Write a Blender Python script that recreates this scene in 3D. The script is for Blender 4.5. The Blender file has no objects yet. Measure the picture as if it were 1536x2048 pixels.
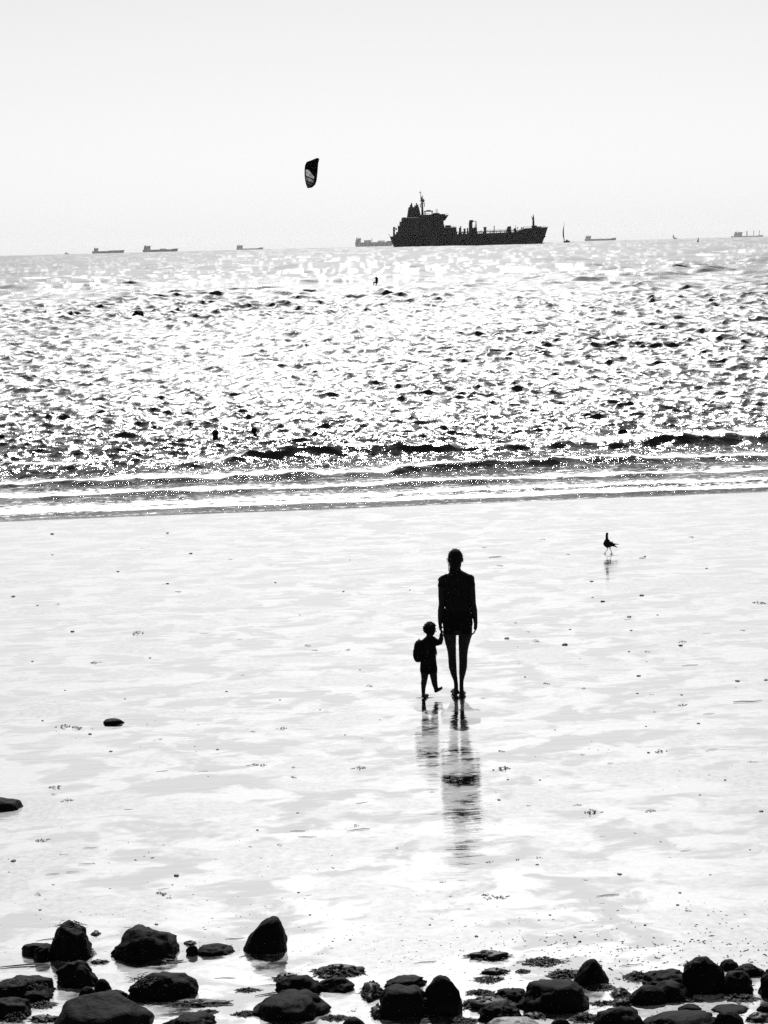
import bpy, bmesh, math, random
import numpy as np
from mathutils import Vector, Matrix, noise as mnoise

# ---------------------------------------------------------------- camera, sky, sun, exposure
scene = bpy.context.scene
COL = scene.collection
F_PX = 4550.0                      # focal length in photograph pixels (1536 x 2048)
EYE = Vector((0.0, 0.0, 5.03))
PITCH = math.atan((1024 - 487) / F_PX)
ROLL = math.radians(1.45)
_f = Vector((0, math.cos(PITCH), -math.sin(PITCH)))
_r0 = Vector((1, 0, 0)); _u0 = _r0.cross(_f)
_r = _r0 * math.cos(ROLL) - _u0 * math.sin(ROLL)
_u = _u0 * math.cos(ROLL) + _r0 * math.sin(ROLL)
cam_data = bpy.data.cameras.new('camera')
cam = bpy.data.objects.new('camera', cam_data); COL.objects.link(cam)
cam.matrix_world = Matrix(((_r.x, _u.x, -_f.x, EYE.x), (_r.y, _u.y, -_f.y, EYE.y), (_r.z, _u.z, -_f.z, EYE.z), (0, 0, 0, 1)))
cam_data.sensor_fit = 'VERTICAL'; cam_data.sensor_height = 24.0
cam_data.lens = 24.0 * F_PX / 2048.0
cam_data.clip_start = 0.1; cam_data.clip_end = 60000
scene.camera = cam

SUN_ELEV = math.radians(44.0)
SUN_AZ = math.radians(0.9)        # measured from +Y towards +X
world = bpy.data.worlds.new('World'); scene.world = world; world.use_nodes = True
wn = world.node_tree.nodes; wl = world.node_tree.links
bg = wn['Background']
sky = wn.new('ShaderNodeTexSky'); sky.sky_type = 'NISHITA'; sky.sun_disc = False
sky.sun_elevation = SUN_ELEV; sky.sun_rotation = SUN_AZ
sky.air_density = 1.0; sky.dust_density = 0.65; sky.ozone_density = 1.0; sky.altitude = 0
bw = wn.new('ShaderNodeRGBToBW')               # a black-and-white photograph: luminance only
gam = wn.new('ShaderNodeMath'); gam.operation = 'POWER'; gam.inputs[1].default_value = 0.65
wl.new(sky.outputs[0], bw.inputs[0]); wl.new(bw.outputs[0], gam.inputs[0]); wl.new(gam.outputs[0], bg.inputs[0])
bg.inputs[1].default_value = 0.119
sun_data = bpy.data.lights.new('sun', 'SUN'); sun_data.energy = 5.0; sun_data.angle = math.radians(0.53)
sun = bpy.data.objects.new('sun', sun_data); COL.objects.link(sun)
SUN_DIR = Vector((math.sin(SUN_AZ) * math.cos(SUN_ELEV), math.cos(SUN_AZ) * math.cos(SUN_ELEV), math.sin(SUN_ELEV)))
sun.rotation_euler = SUN_DIR.to_track_quat('Z', 'Y').to_euler()
scene.view_settings.view_transform = 'Standard'; scene.view_settings.look = 'None'
scene.view_settings.exposure = 0.77; scene.view_settings.gamma = 1.0
scene.view_settings.use_curve_mapping = False
scene.cycles.volume_bounces = 1
scene.cycles.max_bounces = 8
scene.cycles.caustics_reflective = False; scene.cycles.caustics_refractive = False
scene.cycles.sample_clamp_indirect = 0.25
scene.cycles.use_denoising = False

# ---------------------------------------------------------------- helpers
def ray(px, py):
    return (_f + _r * ((px - 768) / F_PX) - _u * ((py - 1024) / F_PX)).normalized()
def ground(px, py, z=0.0):
    d = ray(px, py); t = (z - EYE.z) / d.z
    return EYE + d * t
def at_dist(px, py, y):
    d = ray(px, py); return EYE + d * (y / d.y)
R_EARTH = 7.4e6
def sea_drop(d2): return -d2 / (2 * R_EARTH)

def tag(o, label=None, cat=None, group=None, kind=None):
    if label: o['label'] = label
    if cat: o['category'] = cat
    if group: o['group'] = group
    if kind: o['kind'] = kind
    return o
def link(name, mesh, mat=None, parent=None):
    o = bpy.data.objects.new(name, mesh); COL.objects.link(o)
    if mat is not None and not mesh.materials: mesh.materials.append(mat)
    if parent is not None: o.parent = parent
    return o
def grid_mesh(name, P, attrs=None):
    """P: (rows, cols, 3) array -> quad sheet."""
    n, m = P.shape[:2]
    me = bpy.data.meshes.new(name)
    me.vertices.add(n * m); me.vertices.foreach_set('co', P.reshape(-1).astype(np.float32))
    i = np.arange((n - 1) * (m - 1)); r_ = i // (m - 1); c_ = i % (m - 1); a = r_ * m + c_
    q = np.stack([a, a + 1, a + m + 1, a + m], 1).astype(np.int32)
    me.loops.add(q.size); me.loops.foreach_set('vertex_index', q.reshape(-1))
    me.polygons.add(len(q)); me.polygons.foreach_set('loop_start', (np.arange(len(q)) * 4).astype(np.int32))
    me.polygons.foreach_set('use_smooth', np.ones(len(q), dtype=bool))
    me.update(calc_edges=True)
    for k, v in (attrs or {}).items():
        at = me.attributes.new(k, 'FLOAT', 'POINT'); at.data.foreach_set('value', v.reshape(-1).astype(np.float32))
    return me

# ---------------------------------------------------------------- materials
def new_mat(name):
    m = bpy.data.materials.new(name); m.use_nodes = True
    nt = m.node_tree; b = nt.nodes['Principled BSDF']
    return m, nt, b
def N(nt, t, **kw):
    n = nt.nodes.new(t)
    for k, v in kw.items(): setattr(n, k, v)
    return n
def math_node(nt, op, a, b=None, clamp=False):
    n = N(nt, 'ShaderNodeMath', operation=op); n.use_clamp = clamp
    for i, v in enumerate((a, b)):
        if v is None: continue
        if isinstance(v, (int, float)): n.inputs[i].default_value = v
        else: nt.links.new(v, n.inputs[i])
    return n.outputs[0]
def noise_tex(nt, vec, scale, detail=4, rough=0.55, dist=0.0):
    n = N(nt, 'ShaderNodeTexNoise'); n.inputs['Scale'].default_value = scale; n.inputs['Detail'].default_value = detail
    n.inputs['Roughness'].default_value = rough; n.inputs['Distortion'].default_value = dist
    nt.links.new(vec, n.inputs['Vector']); return n.outputs['Fac']
def mapping(nt, vec, scale=(1, 1, 1), rot=(0, 0, 0), loc=(0, 0, 0)):
    n = N(nt, 'ShaderNodeMapping'); n.inputs['Scale'].default_value = scale; n.inputs['Rotation'].default_value = rot; n.inputs['Location'].default_value = loc
    nt.links.new(vec, n.inputs['Vector']); return n.outputs[0]
def ramp(nt, fac, p0, p1, v0=0.0, v1=1.0):
    n = N(nt, 'ShaderNodeMapRange'); n.interpolation_type = 'SMOOTHSTEP'
    n.inputs[1].default_value = p0; n.inputs[2].default_value = p1; n.inputs[3].default_value = v0; n.inputs[4].default_value = v1
    nt.links.new(fac, n.inputs[0]); return n.outputs[0]

def dark_mat(name, base, rough=0.8, spec=0.2, var=0.3, scale=8.0, bump=0.0):
    m, nt, b = new_mat(name)
    tc = N(nt, 'ShaderNodeTexCoord').outputs['Object']
    f = noise_tex(nt, tc, scale, 5)
    v = ramp(nt, f, 0.3, 0.7, base * (1 - var), base * (1 + var))
    nt.links.new(v, b.inputs['Base Color'])
    b.inputs['Roughness'].default_value = rough; b.inputs['Specular IOR Level'].default_value = spec
    if bump:
        bp = N(nt, 'ShaderNodeBump'); bp.inputs['Strength'].default_value = bump; bp.inputs['Distance'].default_value = 0.02
        nt.links.new(noise_tex(nt, tc, scale * 3, 6), bp.inputs['Height']); nt.links.new(bp.outputs[0], b.inputs['Normal'])
    return m

# ---------------------------------------------------------------- shore frame
SH0 = ground(0, 1046); SH1 = ground(1536, 985)
T = (SH1 - SH0); T.z = 0; T.normalize()
NRM = Vector((-T.y, T.x, 0))               # points out to sea
def shore_s(p): return (p - SH0).dot(NRM)
SHORE_ANG = math.atan2(T.y, T.x)

def sand_height(X, Y):
    s = (X - SH0.x) * NRM.x + (Y - SH0.y) * NRM.y
    t = (X - SH0.x) * T.x + (Y - SH0.y) * T.y
    z = np.where(s > 0, -0.045 * s, 0.0)
    z = np.maximum(z, -9.0)
    z = z + 0.0025 * np.sin(t * 0.7 + 0.6 * np.sin(s * 0.9)) * np.sin(s * 1.1 + 0.8 * np.sin(t * 0.31)) * (s > -60)
    return z

# beach
def make_beach():
    ys = np.unique(np.concatenate([np.linspace(-60, 10, 15), np.arange(10, 52, 0.14), np.geomspace(52, 400, 50), np.array([3000, 15000.0])]))
    xs = np.unique(np.concatenate([-np.geomspace(14, 9000, 30), np.arange(-14, 14, 0.2), np.geomspace(14, 9000, 30)]))
    X, Y = np.meshgrid(xs, ys)
    Z = sand_height(X, Y)
    Z = np.minimum(Z, np.where(Y > 300, sea_drop(X * X + Y * Y) - 8, 1e9))
    me = grid_mesh('beach', np.stack([X, Y, Z], 2))
    m, nt, b = new_mat('wet_sand')
    geo = N(nt, 'ShaderNodeNewGeometry').outputs['Position']
    al = mapping(nt, geo, rot=(0, 0, -SHORE_ANG))
    # sheen of standing water, broken by patches of sand that has drained
    w1 = noise_tex(nt, mapping(nt, al, scale=(0.75, 0.95, 1)), 1.0, 6, 0.6, 0.4)
    w2 = noise_tex(nt, mapping(nt, al, scale=(2.0, 5.0, 1), loc=(7, 3, 0)), 1.0, 4, 0.6)
    wsum = math_node(nt, 'ADD', w1, math_node(nt, 'MULTIPLY', math_node(nt, 'SUBTRACT', w2, 0.5), 0.18))
    wet = ramp(nt, wsum, 0.38, 0.53)
    rip = noise_tex(nt, mapping(nt, al, scale=(1.3, 7.0, 1)), 1.0, 3, 0.5, 0.3)
    fine = noise_tex(nt, mapping(nt, al, scale=(20, 40, 1)), 1.0, 3, 0.6)
    bh = math_node(nt, 'ADD', math_node(nt, 'MULTIPLY', rip, 0.0055), math_node(nt, 'MULTIPLY', fine, 0.0006))
    bp = N(nt, 'ShaderNodeBump'); bp.inputs['Strength'].default_value = 1.0; bp.inputs['Distance'].default_value = 1.0
    nt.links.new(bh, bp.inputs['Height'])
    dif = N(nt, 'ShaderNodeBsdfDiffuse')
    grain = noise_tex(nt, geo, 14, 8, 0.75)
    nt.links.new(ramp(nt, grain, 0.32, 0.68, 0.14, 0.32), dif.inputs['Color'])
    mir = N(nt, 'ShaderNodeBsdfGlossy'); mir.inputs['Color'].default_value = (1, 1, 1, 1)
    nt.links.new(ramp(nt, wet, 0, 1, 0.10, 0.035), mir.inputs['Roughness']); nt.links.new(bp.outputs[0], mir.inputs['Normal'])
    she = N(nt, 'ShaderNodeBsdfGlossy'); she.inputs['Roughness'].default_value = 0.32; she.inputs['Color'].default_value = (1, 1, 1, 1)
    fr = N(nt, 'ShaderNodeFresnel'); fr.inputs['IOR'].default_value = 1.4
    pool = ramp(nt, noise_tex(nt, mapping(nt, al, scale=(1.5, 1.9, 1), loc=(3, 1.4, 0)), 1.0, 6, 0.62, 0.4), 0.44, 0.55)
    m1 = N(nt, 'ShaderNodeMixShader')
    nt.links.new(ramp(nt, wet, 0, 1, 0.08, 0.22), m1.inputs[0]); nt.links.new(dif.outputs[0], m1.inputs[1]); nt.links.new(she.outputs[0], m1.inputs[2])
    fac = math_node(nt, 'ADD', math_node(nt, 'MULTIPLY', fr.outputs[0], 0.4), math_node(nt, 'ADD', ramp(nt, wet, 0, 1, 0.34, 0.61), math_node(nt, 'MULTIPLY', math_node(nt, 'MULTIPLY', pool, wet), 0.29)), clamp=True)
    m2 = N(nt, 'ShaderNodeMixShader')
    nt.links.new(fac, m2.inputs[0]); nt.links.new(m1.outputs[0], m2.inputs[1]); nt.links.new(mir.outputs[0], m2.inputs[2])
    nt.links.new(m2.outputs[0], nt.nodes['Material Output'].inputs['Surface'])
    nt.nodes.remove(b)
    o = link('beach', me, m); tag(o, 'wet shining sand flat reaching down to the sea', 'beach', kind='structure')
make_beach()

# ---------------------------------------------------------------- sea
SEA_SLOPE = 0.106
T_BREAK = (ground(455, 922) - SH0).dot(T)
BORES = []   # (offshore distance, height, steepness)
for y, h in ((906, 0.27), (945, 0.15), (971, 0.065), (990, 0.04), (1004, 0.02)):
    BORES.append((shore_s(ground(768, y)), h))
def smooth(x, a, b):
    t = np.clip((x - a) / (b - a), 0, 1); return t * t * (3 - 2 * t)
def vnoise(x, y, seed):
    """smooth value noise by a few sines, -1..1"""
    r = np.random.RandomState(seed); o = 0
    for k in range(6):
        a = r.uniform(0, 6.28); f = 1.6 ** k * 0.6; o = o + np.sin(f * (x * math.cos(a) + y * math.sin(a)) + r.uniform(0, 6.28)) / (1 + 0.5 * k)
    return o / 2.6
def make_sea():
    rs = [37.0]
    while rs[-1] < 15000:
        r0 = rs[-1]
        k = 0.0012 if r0 < 190 else 0.0012 + 0.0062 * min(1, math.log(r0 / 190) / math.log(8))
        rs.append(r0 * (1 + k))
    rs = np.array(rs)
    th = np.concatenate([np.linspace(-60, -11.8, 26), np.arange(-11.3, 11.3, 0.044), np.linspace(11.8, 60, 26)]) * math.pi / 180
    TH, RR = np.meshgrid(th.astype(np.float32), rs.astype(np.float32))
    X = RR * np.sin(TH); Y = RR * np.cos(TH)
    s = (X - SH0.x) * NRM.x + (Y - SH0.y) * NRM.y
    t = (X - SH0.x) * T.x + (Y - SH0.y) * T.y
    dr = np.gradient(rs)[:, None].astype(np.float32)
    amp = smooth(s, 1, 12) * 0.6 + 0.4 * smooth(s, 0.1, 2.5)
    gust = 1.0 + 0.3 * vnoise(t / 40, s / 55, 3) + 0.25 * vnoise(t / 9, s / 14, 8)
    ag = (amp * gust).astype(np.float32)
    rng = np.random.RandomState(11)
    Z = np.zeros_like(X); DX = np.zeros_like(X); DY = np.zeros_like(X); mss = np.zeros_like(X[:, :1])
    NC = 84
    lam = np.geomspace(0.27, 8.0, NC)
    for L in lam:
        k = 2 * math.pi / L
        ang = rng.normal(0, 0.8 if L < 3 else 0.4)
        dirv = (-NRM * math.cos(ang) + T * math.sin(ang))
        slope = SEA_SLOPE * (1.2 if L < 0.7 else 1.0 if L < 1.7 else 0.56)
        a = slope / k
        w = smooth(L / dr, 2.2, 4.5)
        mss += slope * slope * 0.5 * (1 - w * w)
        r_hi = len(rs) if w[-1, 0] > 0 else int(np.argmax(w[:, 0] <= 0))
        if r_hi == 0: continue
        sl = slice(0, r_hi)
        ph = (k * dirv.x) * X[sl] + (k * dirv.y) * Y[sl] + rng.uniform(0, 6.283)
        aw = (a * w[sl]) * ag[sl] * smooth(s[sl] / (55 * L), -0.45, 1.0) * (1 + (0.2 * smooth(RR[sl], 180, 420) if L > 1.7 else 0))
        Z[sl] += aw * np.cos(ph)
        sn = np.sin(ph); sn *= aw; sn *= 0.95
        DX[sl] -= dirv.x * sn; DY[sl] -= dirv.y * sn
    far = smooth(RR, 150, 500)
    for L in np.geomspace(8, 80, 34):
        k = 2 * math.pi / L; ang = rng.normal(0, 0.5)
        dirv = (-NRM * math.cos(ang) + T * math.sin(ang))
        w = smooth(L / dr, 2.0, 4.0)
        Z += ((0.030 if L < 30 else 0.022) / k * w * far) * np.cos((k * dirv.x) * X + (k * dirv.y) * Y + rng.uniform(0, 6.283))
    rough = np.clip(np.sqrt(np.sqrt(2 * mss) * (0.38 + 0.8 * smooth(RR[:, :1], 220, 1000))), 0.03, 0.62) * np.ones_like(X)
    # cat's paws: calmer streaks between the ruffled ones, far out
    gr = np.random.RandomState(5).rand(700, 700).astype(np.float32)
    def cells(a, b):
        ia = np.floor(a).astype(int); ib = np.floor(b).astype(int); fa = a - ia; fb = b - ib; fa = fa * fa * (3 - 2 * fa); fb = fb * fb * (3 - 2 * fb)
        g = lambda i, j: gr[i % 700, j % 700]
        return (g(ia, ib) * (1 - fa) + g(ia + 1, ib) * fa) * (1 - fb) + (g(ia, ib + 1) * (1 - fa) + g(ia + 1, ib + 1) * fa) * fb
    q_ = 11400 / RR
    paws = 0.6 * cells(TH * 700 + 1.7 * np.sin(q_ * 1.3), q_ / 0.9 + 0.6 * np.sin(TH * 260)) + 0.4 * cells(TH * 300 + 1.3 * np.sin(q_ * .7 + 2), q_ / 1.7 + .5 * np.sin(TH * 190 + 1))
    rough = rough * (1 - (0.45 * smooth(paws, 0.46, 0.76)) * smooth(RR, 160, 320))
    foam = np.zeros_like(X)
    for i, (s0, h) in enumerate(BORES):
        wob = 0.9 * vnoise(t / 9, t * 0 + i * 3.1, 20 + i) + 0.45 * vnoise(t / 1.6, t * 0 + i, 40 + i)
        ss = s - s0 - wob * (0.55 + s0 * 0.03)
        hh = h * np.clip(0.6 + 0.9 * vnoise(t / 3.2, t * 0 + i * 7.7, 60 + i) + 0.6 * vnoise(t / 0.9, s / 1.2, 90 + i), 0.4 if i == 1 else 0.0, 1.6)
        if i == 0: hh = hh * (0.12 + 0.88 * smooth(t, T_BREAK - 0.6, T_BREAK + 0.8))
        front = smooth(ss, -0.12 - 1.1 * h, 0.1); back = 1 - smooth(ss, 0.1, 1.2 + 8 * h)
        Z += hh * front * back
        foam = np.maximum(foam, np.exp(-np.maximum(ss - 0.1, 0) / 1.6) * smooth(ss, -0.1, 0.25))
        foam = np.maximum(foam, 0.55 * np.exp(-np.abs(ss + 0.55) / 0.25))
    foam = np.maximum(foam, 0.28 * (1 - smooth(s, 1.0, 9)))
    Z += sea_drop(X * X + Y * Y) - 0.012 + 0.008 * smooth(s, 0, 3)
    P = np.stack([X + DX, Y + DY, Z], 2)
    me = grid_mesh('sea', P, {'foam': foam, 'rough': rough})
    m, nt, b = new_mat('sea_water')
    geo = N(nt, 'ShaderNodeNewGeometry').outputs['Position']
    al = mapping(nt, geo, rot=(0, 0, -SHORE_ANG))
    r1 = noise_tex(nt, mapping(nt, al, scale=(6, 9, 1)), 1.0, 3, 0.6)
    r2 = noise_tex(nt, mapping(nt, al, scale=(0.5, 0.9, 1)), 1.0, 3, 0.6)
    bh = math_node(nt, 'ADD', math_node(nt, 'MULTIPLY', r1, 0.03), math_node(nt, 'MULTIPLY', r2, 0.05))
    bp = N(nt, 'ShaderNodeBump'); bp.inputs['Strength'].default_value = 1.0; bp.inputs['Distance'].default_value = 1.0
    nt.links.new(bh, bp.inputs['Height'])
    fa = N(nt, 'ShaderNodeAttribute', attribute_name='foam').outputs['Fac']
    fn = noise_tex(nt, mapping(nt, al, scale=(4.5, 9, 1)), 1.0, 6, 0.75, 0.4)
    fm = ramp(nt, math_node(nt, 'ADD', fn, math_node(nt, 'MULTIPLY', fa, 0.35)), 0.68, 0.76)
    b.inputs['Base Color'].default_value = (0.012, 0.012, 0.012, 1)
    nt.links.new(N(nt, 'ShaderNodeAttribute', attribute_name='rough').outputs['Fac'], b.inputs['Roughness']); b.inputs['IOR'].default_value = 1.22
    nt.links.new(bp.outputs[0], b.inputs['Normal'])
    dif = N(nt, 'ShaderNodeBsdfDiffuse'); dif.inputs['Color'].default_value = (0.75, 0.75, 0.75, 1)
    mix = N(nt, 'ShaderNodeMixShader')
    nt.links.new(fm, mix.inputs[0]); nt.links.new(b.outputs[0], mix.inputs[1]); nt.links.new(dif.outputs[0], mix.inputs[2])
    nt.links.new(mix.outputs[0], nt.nodes['Material Output'].inputs['Surface'])
    o = link('sea', me, m); tag(o, 'glittering choppy sea running out to the horizon', 'sea', kind='structure')
    print('sea', P.shape)
make_sea()

# ---------------------------------------------------------------- mesh builders
def empty(name, loc):
    o = bpy.data.objects.new(name, None); COL.objects.link(o); o.location = loc; return o
def frame_of(d):
    d = d.normalized(); a = Vector((0, 0, 1)) if abs(d.z) < 0.9 else Vector((1, 0, 0))
    u = d.cross(a).normalized(); return u, d.cross(u).normalized()
def ring(bm, c, u, v, ru, rv, seg):
    return [bm.verts.new(c + u * (ru * math.cos(2 * math.pi * i / seg)) + v * (rv * math.sin(2 * math.pi * i / seg))) for i in range(seg)]
def bridge(bm, A, B):
    n = len(A)
    for i in range(n): bm.faces.new((A[i], A[(i + 1) % n], B[(i + 1) % n], B[i]))
def fan(bm, A, c):
    v = bm.verts.new(c); n = len(A)
    for i in range(n): bm.faces.new((A[i], A[(i + 1) % n], v))
def tube(bm, pts, rad, seg=8, flat=1.0):
    """round tube through pts; rad a number or a list"""
    pts = [Vector(p) for p in pts]; n = len(pts)
    rad = rad if isinstance(rad, (list, tuple)) else [rad] * n
    prev = None
    for i, p in enumerate(pts):
        d = (pts[min(i + 1, n - 1)] - pts[max(i - 1, 0)])
        if d.length < 1e-9: d = Vector((0, 0, 1))
        u, v = frame_of(d)
        if prev is not None and u.dot(prev[1]) < 0: u, v = -u, -v
        R = ring(bm, p, u, v, rad[i], rad[i] * flat, seg)
        if prev is None: fan(bm, R[::-1], p - d.normalized() * rad[i] * 0.5)
        else: bridge(bm, prev[0], R)
        prev = (R, u)
    fan(bm, prev[0], pts[-1] + d.normalized() * rad[-1] * 0.5)
def ellipsoid(bm, c, r, seg=2, rot=None):
    ret = bmesh.ops.create_icosphere(bm, subdivisions=seg, radius=1.0)
    M = Matrix.Translation(c) @ (rot.to_4x4() if rot else Matrix.Identity(4)) @ Matrix.Diagonal((r[0], r[1], r[2], 1))
    bmesh.ops.transform(bm, matrix=M, verts=ret['verts'])
def capsule(bm, p0, p1, r0, r1, seg=12):
    p0, p1 = Vector(p0), Vector(p1); d = (p1 - p0)
    pts, rad = [], []
    for k in (-0.92, -0.6, -0.25): pts.append(p0 + d.normalized() * r0 * k); rad.append(r0 * math.sqrt(1 - k * k))
    for k in (0.25, 0.6, 0.92): pts.append(p1 + d.normalized() * r1 * k); rad.append(r1 * math.sqrt(1 - k * k))
    u, v = frame_of(d); prev = None
    for p, r in zip(pts, rad):
        R = ring(bm, p, u, v, r, r, seg)
        if prev is None: fan(bm, R[::-1], p)
        else: bridge(bm, prev, R)
        prev = R
    fan(bm, prev, pts[-1])
def loft(bm, rings, seg=18):
    """rings: (centre, rx, ry) horizontal ellipses from bottom to top"""
    prev = None
    for c, rx, ry in rings:
        R = ring(bm, Vector(c), Vector((1, 0, 0)), Vector((0, 1, 0)), rx, ry, seg)
        if prev is None: fan(bm, R[::-1], Vector(c))
        else: bridge(bm, prev, R)
        prev = R
    fan(bm, prev, Vector(rings[-1][0]))
def box(bm, x0, x1, y0, y1, z0, z1, tx=0.0, ty=0.0):
    """box; tx, ty pull the top inwards"""
    b = [bm.verts.new(p) for p in ((x0, y0, z0), (x1, y0, z0), (x1, y1, z0), (x0, y1, z0))]
    t = [bm.verts.new(p) for p in ((x0 + tx, y0 + ty, z1), (x1 - tx, y0 + ty, z1), (x1 - tx, y1 - ty, z1), (x0 + tx, y1 - ty, z1))]
    bm.faces.new(b[::-1]); bm.faces.new(t); bridge(bm, b, t)
def to_mesh(name, bm, smooth=True):
    bmesh.ops.recalc_face_normals(bm, faces=bm.faces)
    me = bpy.data.meshes.new(name); bm.to_mesh(me); bm.free()
    if smooth: me.polygons.foreach_set('use_smooth', [True] * len(me.polygons))
    return me
def melt(name, bm, voxel, smooth=4):
    """fuse overlapping shapes into one continuous skin"""
    me = to_mesh('temporary', bm); o = bpy.data.objects.new('temporary', me); COL.objects.link(o)
    r = o.modifiers.new('r', 'REMESH'); r.mode = 'VOXEL'; r.voxel_size = voxel; r.use_smooth_shade = True
    if smooth:
        k = o.modifiers.new('s', 'SMOOTH'); k.factor = 0.5; k.iterations = smooth
    dg = bpy.context.evaluated_depsgraph_get()
    out = bpy.data.meshes.new_from_object(o.evaluated_get(dg)); out.name = name
    bpy.data.objects.remove(o); bpy.data.meshes.remove(me)
    return out
def part(name, bm, mat, parent, smooth=True): return link(name, to_mesh(name, bm, smooth), mat, parent)

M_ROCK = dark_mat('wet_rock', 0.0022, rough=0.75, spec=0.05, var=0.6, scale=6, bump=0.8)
M_ROCK_PALE = dark_mat('pale_rock', 0.06, rough=0.6, spec=0.3, var=0.6, scale=9, bump=0.5)
M_WEED = dark_mat('seaweed', 0.006, rough=0.6, spec=0.12, var=0.5, scale=20)
M_PEBBLE = dark_mat('dark_pebble', 0.006, rough=0.7, spec=0.2, var=0.4, scale=30)
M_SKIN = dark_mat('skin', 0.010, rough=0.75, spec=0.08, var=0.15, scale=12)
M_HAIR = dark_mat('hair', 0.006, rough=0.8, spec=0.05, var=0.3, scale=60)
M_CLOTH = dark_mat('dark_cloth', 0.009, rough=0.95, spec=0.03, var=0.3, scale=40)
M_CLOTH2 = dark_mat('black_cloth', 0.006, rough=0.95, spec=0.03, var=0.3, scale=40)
M_HULL = dark_mat('hull_paint', 0.004, rough=0.7, spec=0.1, var=0.4, scale=0.1)
M_SHIP = dark_mat('ship_upperworks', 0.012, rough=0.7, spec=0.1, var=0.4, scale=0.2)
M_FAR_HAZE = dark_mat('far_ship_haze_tint', 0.65, rough=0.8, spec=0.1, var=0.3, scale=0.1)  # distance haze painted into the colour, beyond what the thin air volume gives
M_FAR_HAZE_PALE = dark_mat('far_ship_pale_haze_tint', 0.8, rough=0.8, spec=0.1, var=0.3, scale=0.1)  # lighter still: stronger haze fade put into the colour of the faintest vessels
M_FEATHER = dark_mat('feathers', 0.010, rough=0.9, spec=0.05, var=0.4, scale=40)
M_SAIL = dark_mat('dark_sailcloth', 0.03, rough=0.9, spec=0.05, var=0.3, scale=0.5)
M_KITE = dark_mat('black_kite_cloth', 0.006, rough=0.8, spec=0.1, var=0.5, scale=1.5)
def make_translucent():
    m, nt, b = new_mat('grey_kite_cloth')
    tc = N(nt, 'ShaderNodeTexCoord').outputs['Object']
    f = ramp(nt, noise_tex(nt, tc, 3.0, 4), 0.3, 0.7, 0.16, 0.4)
    d = N(nt, 'ShaderNodeBsdfDiffuse'); t = N(nt, 'ShaderNodeBsdfTranslucent'); mx = N(nt, 'ShaderNodeMixShader'); mx.inputs[0].default_value = 0.6
    nt.links.new(f, d.inputs[0]); nt.links.new(f, t.inputs[0])
    nt.links.new(d.outputs[0], mx.inputs[1]); nt.links.new(t.outputs[0], mx.inputs[2]); nt.links.new(mx.outputs[0], nt.nodes['Material Output'].inputs['Surface'])
    nt.nodes.remove(b); return m
M_KITE_GREY = make_translucent()

# ---------------------------------------------------------------- tanker and other vessels
def ship_spot(px, dist):
    d = ray(px, 487); h = Vector((d.x, d.y, 0)).normalized() * dist
    return Vector((h.x, h.y, sea_drop(dist * dist)))

def hull_mesh(L, B, prof, draft=-6.0, flare=0.25):
    """hull from stations (x, deck height, half-breadth fraction at deck, at waterline)"""
    bm = bmesh.new(); prev = None
    for x, zd, bd, bw, xw in prof:
        hb, hw = B / 2 * bd, B / 2 * bw
        R = [bm.verts.new(p) for p in ((x, -hb, zd), (x + (xw - x) * 0.4, -(hb + hw) / 2, zd * 0.55), (xw, -hw, 0), (xw, -hw * 0.8, draft), (xw, hw * 0.8, draft), (xw, hw, 0), (x + (xw - x) * 0.4, (hb + hw) / 2, zd * 0.55), (x, hb, zd))]
        if prev: bridge(bm, prev, R)
        else: bm.faces.new(R[::-1])
        prev = R
    bm.faces.new(prev)
    return bm

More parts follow.
